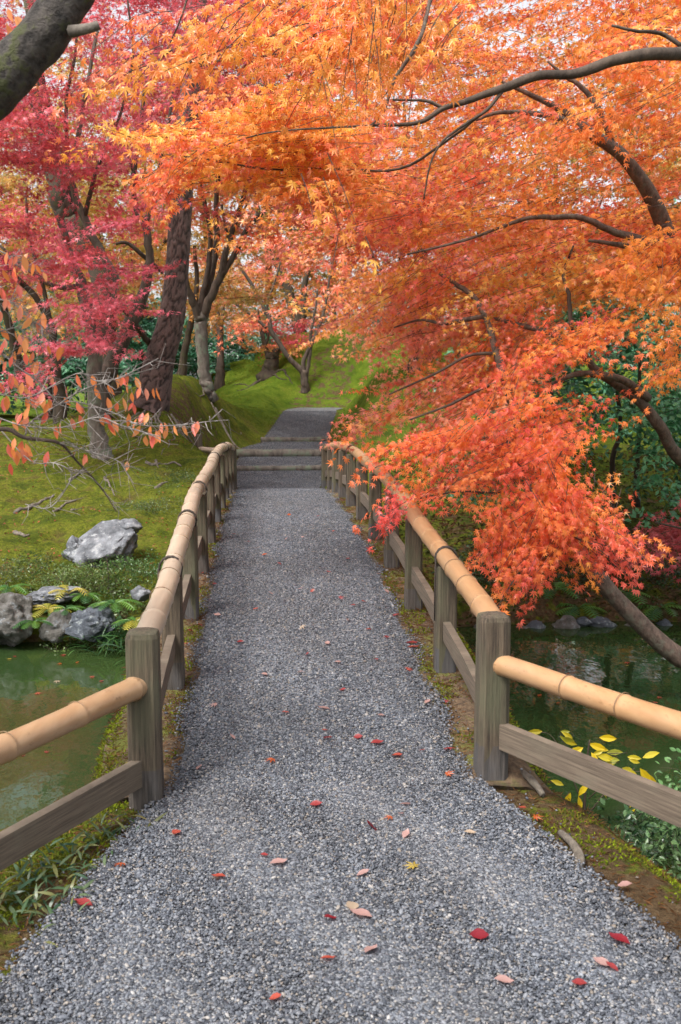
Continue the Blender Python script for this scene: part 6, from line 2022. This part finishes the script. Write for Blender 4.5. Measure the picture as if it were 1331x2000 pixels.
# ------------------------------------------------------------------ moss and litter cover (uncountable)
def cover(name, pts, nrmz, size, pal, tpl, mat, label, cat, upb=0.5, cj=0.2):
    n = len(pts)
    ax = nrm(RNG.normal(0, 1, (n, 3)) * np.array([1, 1, 0.3]) + np.array([0, 0, upb]))
    nn = RNG.normal(0, 1, (n, 3))
    nn = nrm(nn - ax * np.sum(nn * ax, 1, keepdims=True))
    c = np.clip(pal_pick(pal, pts, 1.6) * (1 + RNG.normal(0, cj, (n, 1))), 0.003, 0.9)
    s = size * RNG.uniform(0.6, 1.4, n)
    me = leaf_cloud_mesh(name, tpl, pts, ax, nn, s, c, mat, (0, 0, 0))
    return tag(link(name, me), label, cat, kind='stuff')


g_moss = [lg(84, 96, 22, .9), lg(112, 128, 26, .9), lg(140, 156, 34, .9), lg(120, 112, 40, .9), lg(96, 118, 26, .9)]
# verges on the bridge and near landing
n = 60000
y = RNG.uniform(3.0, 12.5, n)
x = RNG.choice([-1, 1], n) * RNG.uniform(0.63, 1.0, n)
x = np.where(y < 4.2, np.sign(x) * (path_half(y) + RNG.uniform(0.04, 0.5, n)), x)
z = np.where(y < 4.2, hgt(x, y), deck_z(y) + 0.012 - 0.05 * smooth(0.88, 0.98, np.abs(x)))
keep = n2(x, y, 3.2, 3, 2) > np.where(x > 0, 0.51, 0.47)
pts = np.stack([x, y, z], 1)[keep]
cover('verge_moss', pts, 0, 0.014, g_moss, diamond_tpl(0.22), M['moss'], 'cushions of moss along the verges of the bridge', 'moss', 0.9)
n = 30000
y = RNG.uniform(4.1, 12, n)
q = RNG.random(n)
sg = RNG.choice([-1, 1], n)
x = sg * (0.93 + 0.10 * np.minimum(1, q * 2) + 0.10 * (n2(sg * 1.0, y, 1.9, 3, 4) - 0.5))
z = deck_z(y) + 0.0 - 0.36 * q ** 1.4
keep = n2(y, z * 3, 2.4, 3, 6) > 0.44
pts = np.stack([x, y, z], 1)[keep]
cover('edge_moss', pts, 0, 0.020, g_moss, diamond_tpl(0.2), M['moss'], 'moss hanging over the sides of the bridge deck', 'moss', 0.3)
pts = np.stack([x, y, z], 1)[~keep][:5000]
cover('edge_litter', pts, 0, 0.035, [lg(120, 80, 52, .9), lg(90, 62, 44, .8), lg(150, 104, 74, .8)], diamond_tpl(0.07), M['moss'], 'brown litter and rootlets on the sides of the bridge', 'leaf litter', 0.0)
# left bank, mound and hill
n = 110000
x = np.concatenate([RNG.uniform(-5, -1.0, n // 2), RNG.uniform(-2.5, 6.5, n // 2)])
y = np.concatenate([9.2 + RNG.random(n // 2) ** 1.3 * 9.5, RNG.uniform(15.8, 36, n // 2)])
d = np.abs(x - path_mid(y)) - path_half(y)
keep = (d > 0.05) & (n2(x, y, 1.5, 3, 8) > 0.42)
x, y = x[keep], y[keep]
pts = np.stack([x, y, hgt(x, y) - 0.004], 1)
sz = 0.016 + 0.0012 * np.maximum(y - 10, 0)
cover('bank_moss', pts, 0, sz, g_moss, diamond_tpl(0.16), M['moss'], 'moss carpet on the banks and the hill', 'moss', 0.8)
n = 5000
x = RNG.uniform(-6, -1.0, n)
y = RNG.uniform(9.2, 19.5, n)
keep = n2(x, y, 1.1, 3, 12) > 0.45
x, y = x[keep], y[keep]
pts = np.stack([x, y, hgt(x, y) + 0.006], 1)
cover('bank_litter', pts, 0, 0.030, [lg(176, 96, 70, .9), lg(140, 96, 60, .8), lg(196, 120, 96, .9), lg(110, 80, 50, .8)], TD, M['moss'], 'small fallen leaves sprinkled over the moss of the left bank', 'leaf litter', 0.1)
# right bank: leaf litter and low green
n = 14000
x = RNG.uniform(1.2, 5.5, n)
y = RNG.uniform(9.0, 14, n)
pts = np.stack([x, y, hgt(x, y) + 0.004], 1)
cover('leaf_litter', pts, 0, 0.045, [lg(120, 84, 56, .7), lg(96, 100, 50, .7), lg(80, 96, 44, .7), lg(150, 90, 60, .7)], TD, M['moss'], 'brown leaf litter on the shaded right bank', 'leaf litter', 0.1)
# needles and litter on the soil verges
n = 20000
y = RNG.uniform(2.4, 12, n)
x = RNG.choice([-1, 1], n) * (np.where(y < 4.2, path_half(y), 0.63) + RNG.random(n) * np.where(y < 4.2, 0.6, 0.30))
z = np.where(y < 4.2, hgt(x, y), deck_z(y) + 0.016) + 0.004
pts = np.stack([x, y, z], 1)
cover('verge_litter', pts, 0, 0.030, [lg(140, 96, 60, .7), lg(110, 76, 50, .7), lg(170, 120, 80, .7)], diamond_tpl(0.06), M['moss'], 'brown needles and litter along the verges', 'leaf litter', 0.05)

# exposed roots on the right verge
tvr = ground_hit(1130, 1700)
for pts, lb in (([(1095, 1635), (1115, 1660), (1132, 1690), (1128, 1715)], 'bare twisted root standing out of the right verge moss'), ([(1060, 1560), (1040, 1540), (1000, 1500)], 'thin root running along the soil behind the right front post')):
    g = np.array([ground_hit(a, c_) for a, c_ in pts])
    line = catmull(g, 6)
    line[:, 2] = np.maximum(hgt(line[:, 0], line[:, 1]), -0.6) + 0.012 + 0.02 * np.sin(np.linspace(0, PI, len(line)))
    b_ = line[len(line) // 2].copy()
    o = link('tree_root', MB().add(*tube_vf(line, np.linspace(0.013, 0.02, len(line)), 8, 0.2)).mesh('tree_root', M['root'], True, b_))
    o.location = b_
    tag(o, lb, 'root')
